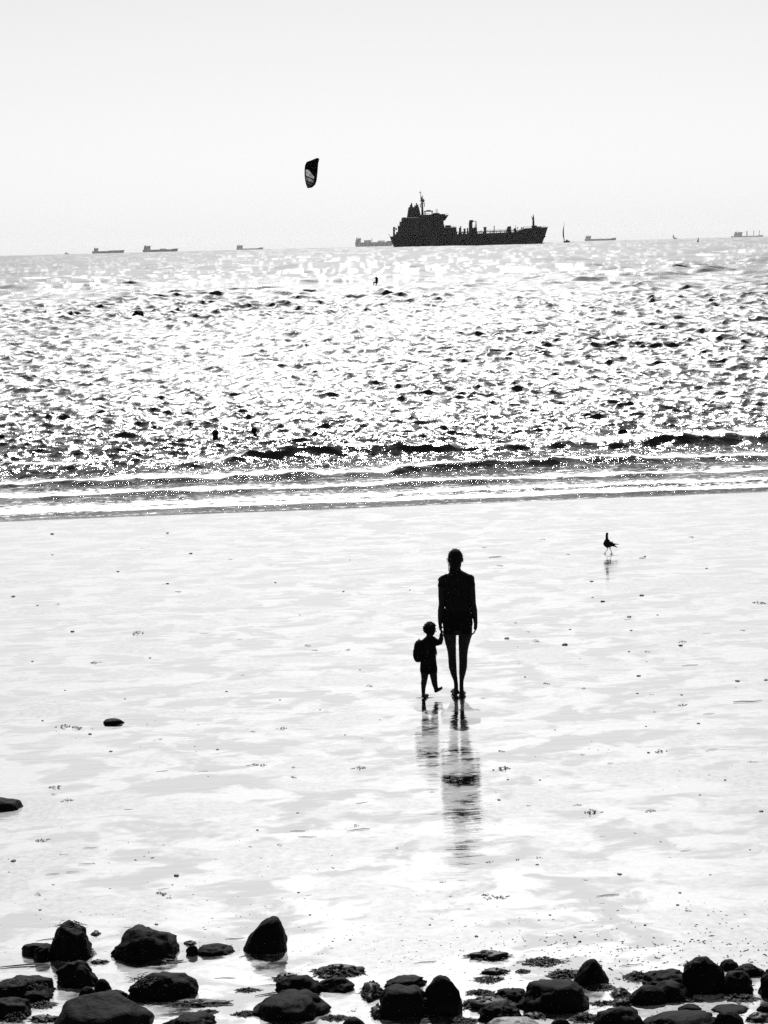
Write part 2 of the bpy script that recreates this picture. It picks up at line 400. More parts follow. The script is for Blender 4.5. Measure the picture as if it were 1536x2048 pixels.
def make_tanker():
    D = 2750.0; K = D / F_PX
    yaw = math.radians(7)
    base = ship_spot(782, D)
    t = empty('tanker', base); t.rotation_euler = (0, 0, yaw - math.radians(1.0))
    tag(t, 'large black oil tanker underway, superstructure and funnel at the stern, steaming seaward', 'ship')
    c = 1 / math.cos(yaw)
    def X(px): return (px - 780) * K * c
    def V(px, py): return (497 - 0.0295 * (px - 785) - py) * K
    B = 30.0
    prof = []
    for px, v, bd, bw, pxw in ((780, 22.5, .80, .45, 787), (786, 22.8, .92, .75, 790), (800, 23.2, 1, .95, 801), (850, 23.5, 1, 1, 850), (960, 24, 1, 1, 960), (1028, 25, 1, .98, 1028), (1034, 28.5, .98, .92, 1034), (1045, 32, .93, .78, 1045), (1062, 32.5, .80, .55, 1060), (1078, 33, .52, .28, 1072), (1088, 33.2, .22, .10, 1079), (1094, 33.5, .02, .01, 1081.5)):
        prof.append((X(px), v * K, bd, bw, X(pxw)))
    part('hull', hull_mesh(0, B, prof), M_HULL, t, False)
    hull = t.children[0] if t.children else None
    # bulbous bow, bulwark and anchors
    bm = bmesh.new(); ellipsoid(bm, Vector((X(1083), 0, -1.2)), (4.5, 2.2, 2.6)); part('bulbous_bow', bm, M_HULL, t)
    for sgn in (-1, 1):
        bm = bmesh.new(); tube(bm, [(X(1085), sgn * 3.2, 20 * K), (X(1085.5), sgn * 3.0, 15 * K)], 0.9, 6); tube(bm, [(X(1083), sgn * 3.6, 15 * K), (X(1085.5), sgn * 3.2, 13.6 * K), (X(1088), sgn * 2.2, 15 * K)], 0.7, 6)
        part('anchor', bm, M_HULL, t)
    # accommodation block, deck on deck
    def deck(x0, x1, py0, py1, hw, name='deckhouse', m=M_SHIP, tx=0.0):
        bm = bmesh.new(); xm = (x0 + x1) / 2
        box(bm, X(x0), X(x1), -hw, hw, V(xm, py1), V(xm, py0), tx)
        bmesh.ops.bevel(bm, geom=bm.edges[:], offset=0.25, segments=1, affect='EDGES')
        return part(name, bm, m, t, False)
    deck(793, 886, 464, 476, 13.5)
    deck(796.5, 884, 452, 463.9, 13.0)
    deck(800, 883, 444, 451.9, 12.2)
    deck(804, 883.5, 437, 443.9, 11.6)
    deck(886, 909, 456, 470, 9)
    deck(889, 899, 452, 455.9, 4)
    deck(838, 881, 431.5, 436.9, 11)
    # wheelhouse with wings reaching past the ship's side
    bm = bmesh.new(); box(bm, X(858), X(886), -11, 11, V(872, 436.9), V(872, 430.6)); wh = part('bridge', bm, M_SHIP, t, False)
    for sgn in (-1, 1):
        bm = bmesh.new()
        b = [bm.verts.new(p) for p in ((X(881), sgn * 8, V(884, 443)), (X(886), sgn * 8, V(884, 443)), (X(886), sgn * 11, V(884, 443)), (X(881), sgn * 11, V(884, 443)))]
        q = [bm.verts.new(p) for p in ((X(876), sgn * 8, V(884, 432.4)), (X(892), sgn * 8, V(884, 432.4)), (X(892), sgn * 16.5, V(884, 432.4)), (X(876), sgn * 16.5, V(884, 432.4)))]
        bm.faces.new(b); bm.faces.new(q); bridge(bm, b, q); part('bridge_wing', bm, M_SHIP, t, False)
        bm = bmesh.new(); tube(bm, [(X(870), sgn * 16, V(884, 430.2)), (X(892), sgn * 16, V(884, 430.2)), (X(892), sgn * 8, V(884, 430.2))], 0.12, 5)
        for px in (870, 876, 882, 888, 892): tube(bm, [(X(px), sgn * 16, V(884, 433)), (X(px), sgn * 16, V(884, 430.2))], 0.1, 5)
        part('railing', bm, M_SHIP, t, False)
    for k in range(7):
        bm = bmesh.new(); y = -9 + k * 3; box(bm, X(886), X(886) + 0.15, y - 1.1, y + 1.1, V(872, 435), V(872, 432.4)); part('window', bm, M_HULL, wh, False)
    # compass deck, masts
    bm = bmesh.new(); box(bm, X(848), X(864), -5, 5, V(856, 425.4), V(856, 423.6)); box(bm, X(852), X(860), -1.5, 1.5, V(856, 423.6), V(856, 422.2))
    for px in (849, 863):
        for y in (-4.5, 4.5): tube(bm, [(X(px), y, V(856, 431.5)), (X(px), y, V(856, 425))], 0.35, 6)
    part('compass_deck', bm, M_SHIP, t, False)
    bm = bmesh.new(); box(bm, X(864), X(877), -3.5, 3.5, V(870, 430.6), V(870, 428)); tube(bm, [(X(873), 1, V(873, 430)), (X(873), 1, V(873, 420))], 0.45, 6); tube(bm, [(X(870), -2, V(873, 430)), (X(870), -2, V(873, 420.5))], 0.15, 5); part('aerial', bm, M_SHIP, t, False)
    bm = bmesh.new()
    tube(bm, [(X(844), 0, V(844, 434)), (X(843.5), 0, V(844, 405)), (X(842), 0, V(844, 396))], [1.5, 1.0, 0.7], 8)
    tube(bm, [(X(841.6), 0, V(842, 404)), (X(841), 0, V(841, 384.5))], [0.55, 0.25], 6)
    tube(bm, [(X(846), 0.5, V(846, 406)), (X(844.5), 0.5, V(844.5, 393))], [0.8, 0.3], 6)
    tube(bm, [(X(839.8), -4, V(843, 410)), (X(848), 4, V(843, 409))], 0.35, 6); tube(bm, [(X(840), 4, V(843, 404)), (X(848), -4, V(843, 404))], 0.35, 6)
    for px, a, b_ in ((839.9, 410, 417), (847.8, 408, 416), (847.2, 401, 407)): tube(bm, [(X(px), 0, V(843, a)), (X(px), 0, V(843, b_))], 0.5, 5)
    box(bm, X(841), X(848), -2.2, 2.2, V(843, 406.6), V(843, 405.4)); box(bm, X(838.4), X(840.6), -0.4, 0.4, V(841, 388.4), V(841, 387))
    part('mast', bm, M_SHIP, t, False)
    # funnel with exhausts
    bm = bmesh.new(); xm = 828; box(bm, X(813.5), X(840), -5, 5, V(xm, 437), V(xm, 416.6), 2.2, 0.8)
    fu = part('funnel', bm, M_SHIP, t, False)
    for px, lean, top in ((824, -1.2, 408.5), (821, -0.4, 412.5), (829, 0.2, 413.5), (832, 0.3, 408.8), (834.5, 0.2, 412)):
        bm = bmesh.new(); tube(bm, [(X(px), (px % 3 - 1) * 2, V(px, 418)), (X(px + lean), (px % 3 - 1) * 2, V(px, top))], [0.95, 0.75], 8); part('exhaust_pipe', bm, M_SHIP, fu)
    bm = bmesh.new(); box(bm, X(804), X(811.5), -5, 5, V(808, 437.5), V(808, 437) + 0.01); box(bm, X(804), X(811.5), 3, 6, V(808, 445), V(808, 437.3), 0.3); part('engine_casing', bm, M_SHIP, t, False)
    # stern gear: provision crane, free-fall davit, ensign staff
    bm = bmesh.new(); tube(bm, [(X(787), 3, V(787, 476)), (X(787), 3, V(787, 456))], [1.3, 1.0], 8); tube(bm, [(X(786), 3, V(787, 456.5)), (X(792), 3, V(790, 459)), (X(792), 3, V(790, 461.5))], 0.7, 6); tube(bm, [(X(787), 3, V(787, 466)), (X(792), 3, V(790, 459))], 0.4, 6); part('stern_crane', bm, M_SHIP, t, False)
    bm = bmesh.new(); tube(bm, [(X(794.5), -3, V(795, 476)), (X(795.5), -3, V(795, 454))], 0.8, 6); tube(bm, [(X(790), -3, V(790, 474)), (X(795), -3, V(795, 464))], 0.6, 6); box(bm, X(789), X(795), -5, 5, V(792, 474), V(792, 470)); part('davit', bm, M_SHIP, t, False)
    bm = bmesh.new(); tube(bm, [(X(780), 0, V(780, 476)), (X(775), 0, V(775, 470))], 0.25, 5); part('ensign_staff', bm, M_SHIP, t, False)
    # cargo deck: pipes, catwalk, manifold crane, vents, posts
    bm = bmesh.new()
    for y in (-4, -2.4, -0.8, 0.8, 2.4, 4): tube(bm, [(X(908), y, 26.5 * K), (X(1030), y, 27.5 * K)], 0.45, 6)
    part('cargo_pipe_bundle', bm, M_SHIP, t, False)
    for y in (-13.5, 13.5):
        bm = bmesh.new(); tube(bm, [(X(905), y, 26 * K), (X(1030), y, 27.4 * K)], 0.11, 5)
        for px in range(908, 1031, 5): tube(bm, [(X(px), y, 23 * K), (X(px), y, (26 + (px - 905) * 0.011) * K)], 0.11, 5)
        part('railing', bm, M_SHIP, t, False)
    bm = bmesh.new(); tube(bm, [(X(970), 0, 30.5 * K), (X(1032), 0, 30.5 * K)], 0.14, 5); box(bm, X(909), X(1032), -1, 1, 28.3 * K, 28.9 * K)
    for px in range(972, 1033, 6): tube(bm, [(X(px), 0, 25 * K), (X(px), 0, 30.5 * K)], 0.13, 5)
    part('catwalk', bm, M_SHIP, t, False)
    for y in (-1,):
        bm = bmesh.new(); box(bm, X(935.5), X(942.5), y - 2.6, y + 2.6, 23 * K, V(939, 446), 0.3); box(bm, X(936.5), X(944), y - 1.6, y + 1.6, V(939, 446), V(939, 441.5), 0.2)
        tube(bm, [(X(943), y, V(943, 444)), (X(949.8), y, V(949, 443.5)), (X(950.2), y, V(950, 460))], 0.6, 6); tube(bm, [(X(944), y, V(944, 458)), (X(950), y, V(950, 455))], 0.6, 6)
        tube(bm, [(X(947), y, V(947, 455)), (X(950), y, V(950, 449))], 0.35, 6)
        box(bm, X(943), X(951), y - 3, y + 3, 23 * K, V(947, 457)); part('manifold_crane', bm, M_SHIP, t, False)
    for px, top, r in ((916, 457, .8), (920.5, 453.5, .7), (926, 459.5, 1.2), (932, 457.5, .9), (969, 456.5, 1.6), (987.5, 452.5, .5), (1013.5, 457, .8), (1017.5, 455, 1.7), (1021, 453, .4), (1029, 458.5, 1.4)):
        bm = bmesh.new(); tube(bm, [(X(px), 5 if px % 2 else -4, 23 * K), (X(px), 5 if px % 2 else -4, V(px, top))], r, 7)
        if r > 1.1: ellipsoid(bm, Vector((X(px), 5 if px % 2 else -4, V(px, top))), (r * 1.5, r * 1.5, r * 0.9), 1)
        part('deck_vent', bm, M_SHIP, t, False)
    rr = random.Random(21)
    for k in range(34):
        px = rr.uniform(906, 1046); y = rr.uniform(-11, 11); h = rr.uniform(1, 3.6) if px < 1032 else rr.uniform(.6, 1.4); z0 = (23 if px < 1030 else 31.5) * K
        bm = bmesh.new()
        if k % 3 == 0: tube(bm, [(X(px), y, z0), (X(px), y, z0 + (3.5 + h) * K)], rr.uniform(.15, .4), 5); tube(bm, [(X(px - 1), y, z0 + (2.5 + h) * K), (X(px + 1.2), y, z0 + (3 + h) * K)], .2, 5)
        elif k % 3 == 1: box(bm, X(px), X(px + rr.uniform(1, 3)), y - 1, y + 1, z0 - .2, z0 + (2 + h) * K, .2)
        else: tube(bm, [(X(px), y, z0), (X(px), y, z0 + (2.2 + h) * K), (X(px + 1.5), y, z0 + (2.6 + h) * K)], .45, 6)
        part('deck_fitting', bm, M_SHIP, t, False)
    for x0, x1, py in ((886, 909, 456), (796.5, 884, 452), (800, 813, 444), (838, 858, 431.5), (1046, 1092, 455.5)):
        xm = (x0 + x1) / 2
        for y in (-8.5, 8.5):
            bm = bmesh.new(); tube(bm, [(X(x0), y, V(xm, py - 1.9)), (X(x1), y, V(xm, py - 1.9))], .09, 4)
            for j in range(int((x1 - x0) / 3) + 1): tube(bm, [(X(x0 + 3 * j), y, V(xm, py)), (X(x0 + 3 * j), y, V(xm, py - 1.9))], .09, 4)
            part('railing', bm, M_SHIP, t, False)
    bm = bmesh.new(); tube(bm, [(X(1065), 0, 31 * K), (X(1065), 0, V(1065, 438)), (X(1065), 0, V(1065, 430))], [1.5, 1.1, 0.35], 8); tube(bm, [(X(1061.5), 0, V(1063, 434)), (X(1063), 0, V(1063, 439)), (X(1066, ), 0, V(1065, 439))], 0.4, 5); box(bm, X(1062), X(1071), -3, 3, 31 * K, V(1067, 451.5)); part('foremast', bm, M_SHIP, t, False)
    bm = bmesh.new(); box(bm, X(1072), X(1080), -3, 3, 32 * K, 34.5 * K); part('windlass', bm, M_SHIP, t, False)
    return t
make_tanker()

def far_ship(x0, x1, ywl, hull_px, block, blk_top, dist, label, mat, extras=(), name='cargo_ship', group='ships hazy on the horizon'):
    """a ship seen broadside far off; block = (x0, x1) of the deckhouse in photo pixels"""
    K = dist / F_PX
    t = empty(name, ship_spot(x0, dist)); t.rotation_euler = (0, 0, -math.atan2(ray((x0 + x1) / 2, 487).x, 1) + math.radians(-1.2))
    tag(t, label, 'ship', group)
    L = (x1 - x0) * K; B = L * 0.16; H = hull_px * K
    prof = [(0, H, .8, .5, L * .02), (L * .1, H, 1, .95, L * .1), (L * .8, H, 1, 1, L * .8), (L * .86, H * 1.2, .95, .8, L * .86), (L * .96, H * 1.25, .5, .3, L * .94), (L, H * 1.3, .05, .03, L * .97)]
    part('hull', hull_mesh(L, B, prof, draft=-4), mat, t, False)
    a, b = (block[0] - x0) * K, (block[1] - x0) * K; top = blk_top * K
    bm = bmesh.new(); box(bm, a, b, -B * .42, B * .42, H * .9, H + (top - H) * .7, (b - a) * .04); part('deckhouse', bm, mat, t, False)
    bm = bmesh.new(); box(bm, a + (b - a) * .45, b + (b - a) * .05, -B * .48, B * .48, H + (top - H) * .7, top * 0.97); part('bridge', bm, mat, t, False)
    bm = bmesh.new(); box(bm, a + (b - a) * .08, a + (b - a) * .4, -B * .15, B * .15, H + (top - H) * .68, top * 1.06, (b - a) * .04); part('funnel', bm, mat, t, False)
    bm = bmesh.new(); tube(bm, [((a + b) / 2, 0, top * .95), ((a + b) / 2, 0, top * 1.3)], K * .25, 5); part('mast', bm, mat, t, False)
    for xe, w, h in extras:
        bm = bmesh.new(); xx = (xe - x0) * K; box(bm, xx - w * K / 2, xx + w * K / 2, -B * .2, B * .2, H * .9, h * K); part('deck_gear', bm, mat, t, False)
    return t
far_ship(183, 247, 507, 4.2, (187, 196), 10.5, 7300, 'grey hazy cargo ship with a low square deckhouse, hull long and flat', M_FAR_HAZE, ((217, 2, 5.4), (228, 18, 5.2)))['label'] = 'grey hazy cargo ship with a low square deckhouse, hull long and flat'
far_ship(284.5, 355, 504, 4.6, (287, 300.5), 12.5, 7200, 'grey hazy tanker with a tall stepped deckhouse, on the horizon below the kite side', M_FAR_HAZE, ((325, 12, 6.2),))['label'] = 'dark grey hazy tanker with a tall stepped stern, lying low in the water'
far_ship(472, 526, 498.5, 2.2, (473, 485), 9, 10500, 'faint small ship whose hull is almost lost, only stern house and bow showing', M_FAR_HAZE_PALE, ((521, 8, 3.6),))
far_ship(710, 786, 491.5, 8.2, (711.5, 722), 17, 8200, 'pale grey ship partly hidden behind the stern of the black tanker', M_FAR_HAZE_PALE, ((744, 1.2, 16), (735, 14, 12.6), (762, 14, 11)))
far_ship(1169, 1232, 477, 3.6, (1171, 1182), 10, 9600, 'pale hazy ship on the horizon beyond the narrow sail', M_FAR_HAZE_PALE, ((1200, 1, 6), (1227, 7, 5)))
far_ship(1462, 1525, 470, 2.6, (1468, 1484), 10.5, 13000, 'faintest ship, a pale deckhouse and three thin masts at the horizon', M_FAR_HAZE_PALE, ((1493, 2.2, 12), (1506, 1.2, 13), (1517, 1.2, 13)))
far_ship(128, 137, 508, 1.6, (130, 133), 3.6, 9500, 'tiny faint ship, a mere speck on the horizon', M_FAR_HAZE_PALE)

def make_sail(px, dist, hull_px, sail, name, label, mat, cat='sailboat'):
    K = dist / F_PX; t = empty(name, ship_spot(px, dist)); tag(t, label, cat)
    w, h = hull_px
    bm = bmesh.new(); n = 9; prev = None
    for i in range(n):
        u = i / (n - 1); x = (-0.1 + u) * w * K; hb = (math.sin(math.pi * min(u * 1.15 + 0.05, 1)) ** 0.6) * w * K * 0.18 + 0.02; zt = h * K * (0.8 + 0.3 * u)
        R = [bm.verts.new(p) for p in ((x, -hb, zt), (x, -hb * .8, zt * .4), (x, 0, -0.8), (x, hb * .8, zt * .4), (x, hb, zt))]
        if prev: bridge(bm, prev, R)
        else: bm.faces.new(R[::-1])
        prev = R
    bm.faces.new(prev); part('hull', bm, mat, t, False)
    bm = bmesh.new(); pts = [(x * K, 0, z * K) for x, z in sail['mast']]; tube(bm, pts, [0.014 * dist / 100 if i < len(pts) - 1 else 0.004 * dist / 100 for i in range(len(pts))], 6); part('mast', bm, mat, t, False)
    bm = bmesh.new(); F, B_ = [], []
    for (xa, za), (xb, zb) in zip(sail['luff'], sail['leech']):
        F.append((Vector((xa * K, 0, za * K)), Vector((xb * K, 3 * K, zb * K))))
    prev = None
    for a, b in F:
        m = (a + b) / 2 + Vector((0, 1.0 * K, 0)); off = Vector((0, 0.1 * K, 0))
        R = [bm.verts.new(p) for p in (a, m, b, b + off, m + off, a + off)]
        if prev: bridge(bm, prev, R)
        else: bm.faces.new(R[::-1])
        prev = R
    bm.faces.new(prev); part('sail', bm, mat, t, True)
    if 'cabin' in sail:
        bm = bmesh.new(); box(bm, w * .25 * K, w * .6 * K, -w * .1 * K, w * .1 * K, h * .8 * K, h * 1.5 * K, w * .05 * K); part('cabin', bm, mat, t, False)
    return t
make_sail(1128.5, 3300, (12, 4.2), dict(mast=[(0, 0), (-1.5, 20), (0.6, 41)], luff=[(0.5, 4), (-2.6, 13), (-3.0, 22), (-1.4, 30), (0.3, 37)], leech=[(1.2, 4.5), (0.2, 13), (-0.2, 22), (0.3, 30), (0.8, 37)], cabin=1),
          'sailboat', 'small sailboat with one tall narrow dark sail, just beyond the tanker bow', M_SAIL)
make_sail(1396, 1700, (5, 0.8), dict(mast=[(0.2, 0), (0.6, 6), (1.0, 10.2)], luff=[(-1.8, 1.2), (-1.4, 4), (-.5, 7), (0.6, 10)], leech=[(2.0, 0.8), (1.6, 4), (1.4, 7), (1.2, 10)]),
          'windsurfer', 'tiny black triangular windsurf sail among the glittering waves', M_KITE, 'windsurfer')
make_sail(1347.5, 6500, (7, 2.2), dict(mast=[(0, 0), (-.5, 5), (-.4, 10)], luff=[(-2.4, 2.4), (-1.8, 5), (-.9, 7.5), (-.3, 9.4)], leech=[(2.6, 2.4), (1.8, 5), (.7, 7), (-.1, 9)]),
          'sailboat', 'faint pale sailboat far off on the hazy horizon', M_FAR_HAZE_PALE)

# ---------------------------------------------------------------- kite and kitesurfer
def make_kite():
    Y = 255.0; O = at_dist(620, 346, Y)
    def P(cx, cy, dy): return at_dist(580 + cx / 17.07, 290 + cy / 17.07, Y + dy) - O
    LE = [(985, 470), (938, 620), (918, 780), (902, 930), (886, 1080), (868, 1215), (825, 1345), (745, 1425), (625, 1458)]
    TE = [(945, 448), (700, 545), (575, 590), (522, 710), (510, 870), (510, 1050), (530, 1200), (555, 1330), (600, 1455)]
    n = len(LE); dep = [1.5 * math.sin(math.pi * (i + 0.3) / (n - 0.2)) for i in range(n)]
    t = empty('kite', O); tag(t, 'black and grey power kite flying above the sea', 'kite')
    # finer spans
    def interp(A, u):
        f = u * (n - 1); i = min(int(f), n - 2); w = f - i; return A[i] * (1 - w) + A[i + 1] * w
    lx = np.array(LE, float); tx = np.array(TE, float); dp = np.array(dep)
    m, q = 36, 14
    def pt(i, j, off=0.0):
        u, w = i / m, j / q; a = interp(lx, u); b = interp(tx, u); c = a * (1 - w) + b * w
        return P(c[0], c[1], interp(dp, u) + 0.35 * math.sin(math.pi * w) + off), c
    panels = {'dark': bmesh.new(), 'grey': bmesh.new()}
    for i in range(m):
        for j in range(q):
            c = pt(i + .5, j + .5)[1]
            grey = (c[1] > 830 + (c[0] - 615) * 1.25) and c[1] > 840 and j > 1 and j < q - 1
            bm = panels['grey' if grey else 'dark']
            A = [bm.verts.new(pt(a, b)[0]) for a, b in ((i, j), (i + 1, j), (i + 1, j + 1), (i, j + 1))]
            bm.faces.new(A[::-1])
    for k, mm in (('dark', M_KITE), ('grey', M_KITE_GREY)):
        bmesh.ops.remove_doubles(panels[k], verts=panels[k].verts[:], dist=1e-4)
        part('canopy_panel', panels[k], mm, t)['label'] = 'black upper canopy cloth' if k == 'dark' else 'grey lower canopy cloth lit through'
    bm = bmesh.new(); tube(bm, [pt(i, 0)[0] for i in range(m + 1)], [0.05 + 0.09 * math.sin(math.pi * min(max((i + 2) / (m + 4), 0), 1)) for i in range(m + 1)], 10); part('leading_edge', bm, M_KITE, t)
    bm = bmesh.new(); tube(bm, [pt(i, q)[0] for i in range(m + 1)], 0.05, 8); part('trailing_edge', bm, M_KITE, t)
    for u in (0.08, 0.36, 0.62, 0.75, 0.86):
        bm = bmesh.new(); tube(bm, [pt(u * m, q * w / 8, -0.04)[0] for w in range(9)], [0.075 - 0.004 * w for w in range(9)], 8); part('strut', bm, M_KITE, t)
make_kite()

def make_kitesurfer():
    O = ground(748, 574.3); Y = O.y
    O.z = sea_drop(Y * Y) + 0.1
    off = O - at_dist(748, 574.3, Y)
    def P(cx, cy, dy=0.0): return at_dist(720 + cx / 25.6, 540 + cy / 25.6, Y + dy) + off - O
    t = empty('person', O); tag(t, 'kitesurfer crouching on a board, arms up to the control bar', 'person')
    bm = bmesh.new()
    capsule(bm, P(860, 470), P(850, 640), .17, .15); ellipsoid(bm, P(855, 660), (.17, .16, .15)); ellipsoid(bm, P(800, 430, .05), (.10, .11, .13))
    capsule(bm, P(840, 450), P(850, 480), .09, .1)
    capsule(bm, P(880, 470), P(870, 390, -.1), .065, .05); capsule(bm, P(870, 390, -.1), P(858, 325, -.15), .05, .04)
    capsule(bm, P(850, 470, .1), P(780, 465, .3), .06, .045); capsule(bm, P(780, 465, .3), P(690, 475, .35), .04, .035)
    capsule(bm, P(840, 670, -.08), P(700, 690, -.05), .10, .075); capsule(bm, P(700, 690, -.05), P(705, 815, -.02), .07, .05)
    capsule(bm, P(870, 680, .08), P(830, 770, .1), .10, .06); capsule(bm, P(830, 770, .1), P(825, 830, .05), .06, .05)
    ellipsoid(bm, P(700, 830), (.13, .06, .05)); ellipsoid(bm, P(815, 835), (.13, .06, .05))
    link('body', melt('body', bm, .02, 2), M_CLOTH2, t)
    b = empty('kiteboard', O); tag(b, 'flat kiteboard under the crouching kitesurfer', 'board')
    bm = bmesh.new(); pts = [P(480, 885, 0), P(560, 870), P(690, 852), P(800, 850), P(875, 875)]
    prev = None
    for i, p in enumerate(pts):
        hw = (.08, .19, .21, .2, .1)[i]; R = [bm.verts.new(p + Vector(o)) for o in ((0, -hw, 0), (0, hw, 0), (0, hw, -.05), (0, -hw, -.05))]
        if prev: bridge(bm, prev, R)
        else: bm.faces.new(R[::-1])
        prev = R
    bm.faces.new(prev); part('deck', bm, M_CLOTH2, b)
    bm = bmesh.new(); tube(bm, [P(700, 845, -.09), P(700, 820, 0), P(700, 845, .09)], .025, 6); part('foot_strap', bm, M_CLOTH2, b)
    bm = bmesh.new(); tube(bm, [P(815, 848, -.09), P(815, 826, 0), P(815, 848, .09)], .025, 6); part('foot_strap', bm, M_CLOTH2, b)
    k = empty('control_bar', P(858, 322, -.15) + O); tag(k, 'control bar held up by the kitesurfer', 'bar')
    bm = bmesh.new(); tube(bm, [(-.25, 0, 0), (.25, 0, .04)], .03, 6); part('grip', bm, M_CLOTH2, k)
make_kitesurfer()

# ---------------------------------------------------------------- bathers and dark lumps in the shallows
def make_bather(px, py, hpx, wpx, label, style):
    O = ground(px, py); O.z = -0.10 if style == 0 else -0.02; off = O - at_dist(px, py, O.y); off.z = 0
    K = O.y / F_PX; h, w = hpx * K, wpx * K
    t = empty('person', O); tag(t, label, 'person', 'bathers in the shallows')
    bm = bmesh.new()
    if style == 0:
        ellipsoid(bm, Vector((0, 0, h * .62 + .05)), (w * .46, w * .5, h * .44)); ellipsoid(bm, Vector((w * .1, -.03, h * .8 + .05)), (w * .38, w * .42, h * .25))
        capsule(bm, (0, 0, h * .4), (0, 0, -.1), w * .42, w * .42); capsule(bm, (-w * .95, 0, -.08), (w * 1.0, 0, -.08), .075, .075); capsule(bm, (0, 0, -.1), (0, 0, -.55), .16, .15)
    else:
        ellipsoid(bm, Vector((0, 0, h * .72)), (w * .5, w * .5, h * .3)); capsule(bm, (0.01, 0, h * .5), (.02, 0, -.1), w * .26, w * .2)
        capsule(bm, (.02, 0, .12), (.12, -.02, .02), .035, .03); capsule(bm, (-w * .9, 0, -.1), (w * .9, 0, -.1), .07, .07); capsule(bm, (0, 0, -.1), (0, 0, -.55), .15, .14)
    link('body', melt('body', bm, .012, 2), M_SKIN, t)
    bm = bmesh.new()
    if style == 0: ellipsoid(bm, Vector((0, .01, h * .68 + .05)), (w * .5, w * .5, h * .42))
    else: ellipsoid(bm, Vector((0, 0, h * .78)), (w * .53, w * .52, h * .27))
    for v in bm.verts: v.co += v.co.normalized() * 0.012 * mnoise.noise(v.co * 25)
    part('hair', bm, M_HAIR, t)
make_bather(431, 875.5, 19, 13.5, 'bather with a broad dark head showing above shallow water', 0)
make_bather(508.5, 876, 22.5, 11.5, 'slim bather with a small head on a thin neck above the water', 1)
make_bather(2, 876, 11, 15, 'bather whose head barely shows at the surface, farthest from the wide hump rock', 0)

# ---------------------------------------------------------------- woman and child
PS = 5.6875
FEET = ground(914.5, 1394.5)
def fp(cx, cy, dy=0.0, base=FEET):
    """spot on the figures: outline pixel (of an enlarged detail) at depth dy behind their feet"""
    return at_dist(780 + cx / PS, 1070 + cy / PS, FEET.y + dy) - base
MM = FEET.y / F_PX / PS      # metres per outline pixel
def finger(bm, p, d1, d2, l, r):
    a = p + d1.normalized() * l * .5; b = a + d2.normalized() * l * .32; c = b + d2.normalized().lerp(d1.normalized(), -.3) * l * .25
    capsule(bm, p, a, r, r * .95, 8); capsule(bm, a, b, r * .95, r * .9, 8); capsule(bm, b, c, r * .9, r * .8, 8)
def hand(bm, wrist, palm, side, fdir, curl, scale=1.0):
    """wrist point, palm end, side = across the knuckles, fdir fingers"""
    s = scale; side = side.normalized()
    capsule(bm, wrist, palm, .024 * s, .022 * s)
    ellipsoid(bm, (wrist + palm * 1.6) / 2.6 , (.022 * s, .036 * s, .045 * s))
    for k, l in zip((-1.5, -.5, .5, 1.5), (.062, .074, .078, .070)):
        finger(bm, palm + side * k * .0185 * s, fdir, curl, l * s, .0088 * s)
    th = wrist.lerp(palm, .45) + side * .03 * s
    finger(bm, th, (fdir + side * .9), curl + side * .3, .056 * s, .0105 * s)

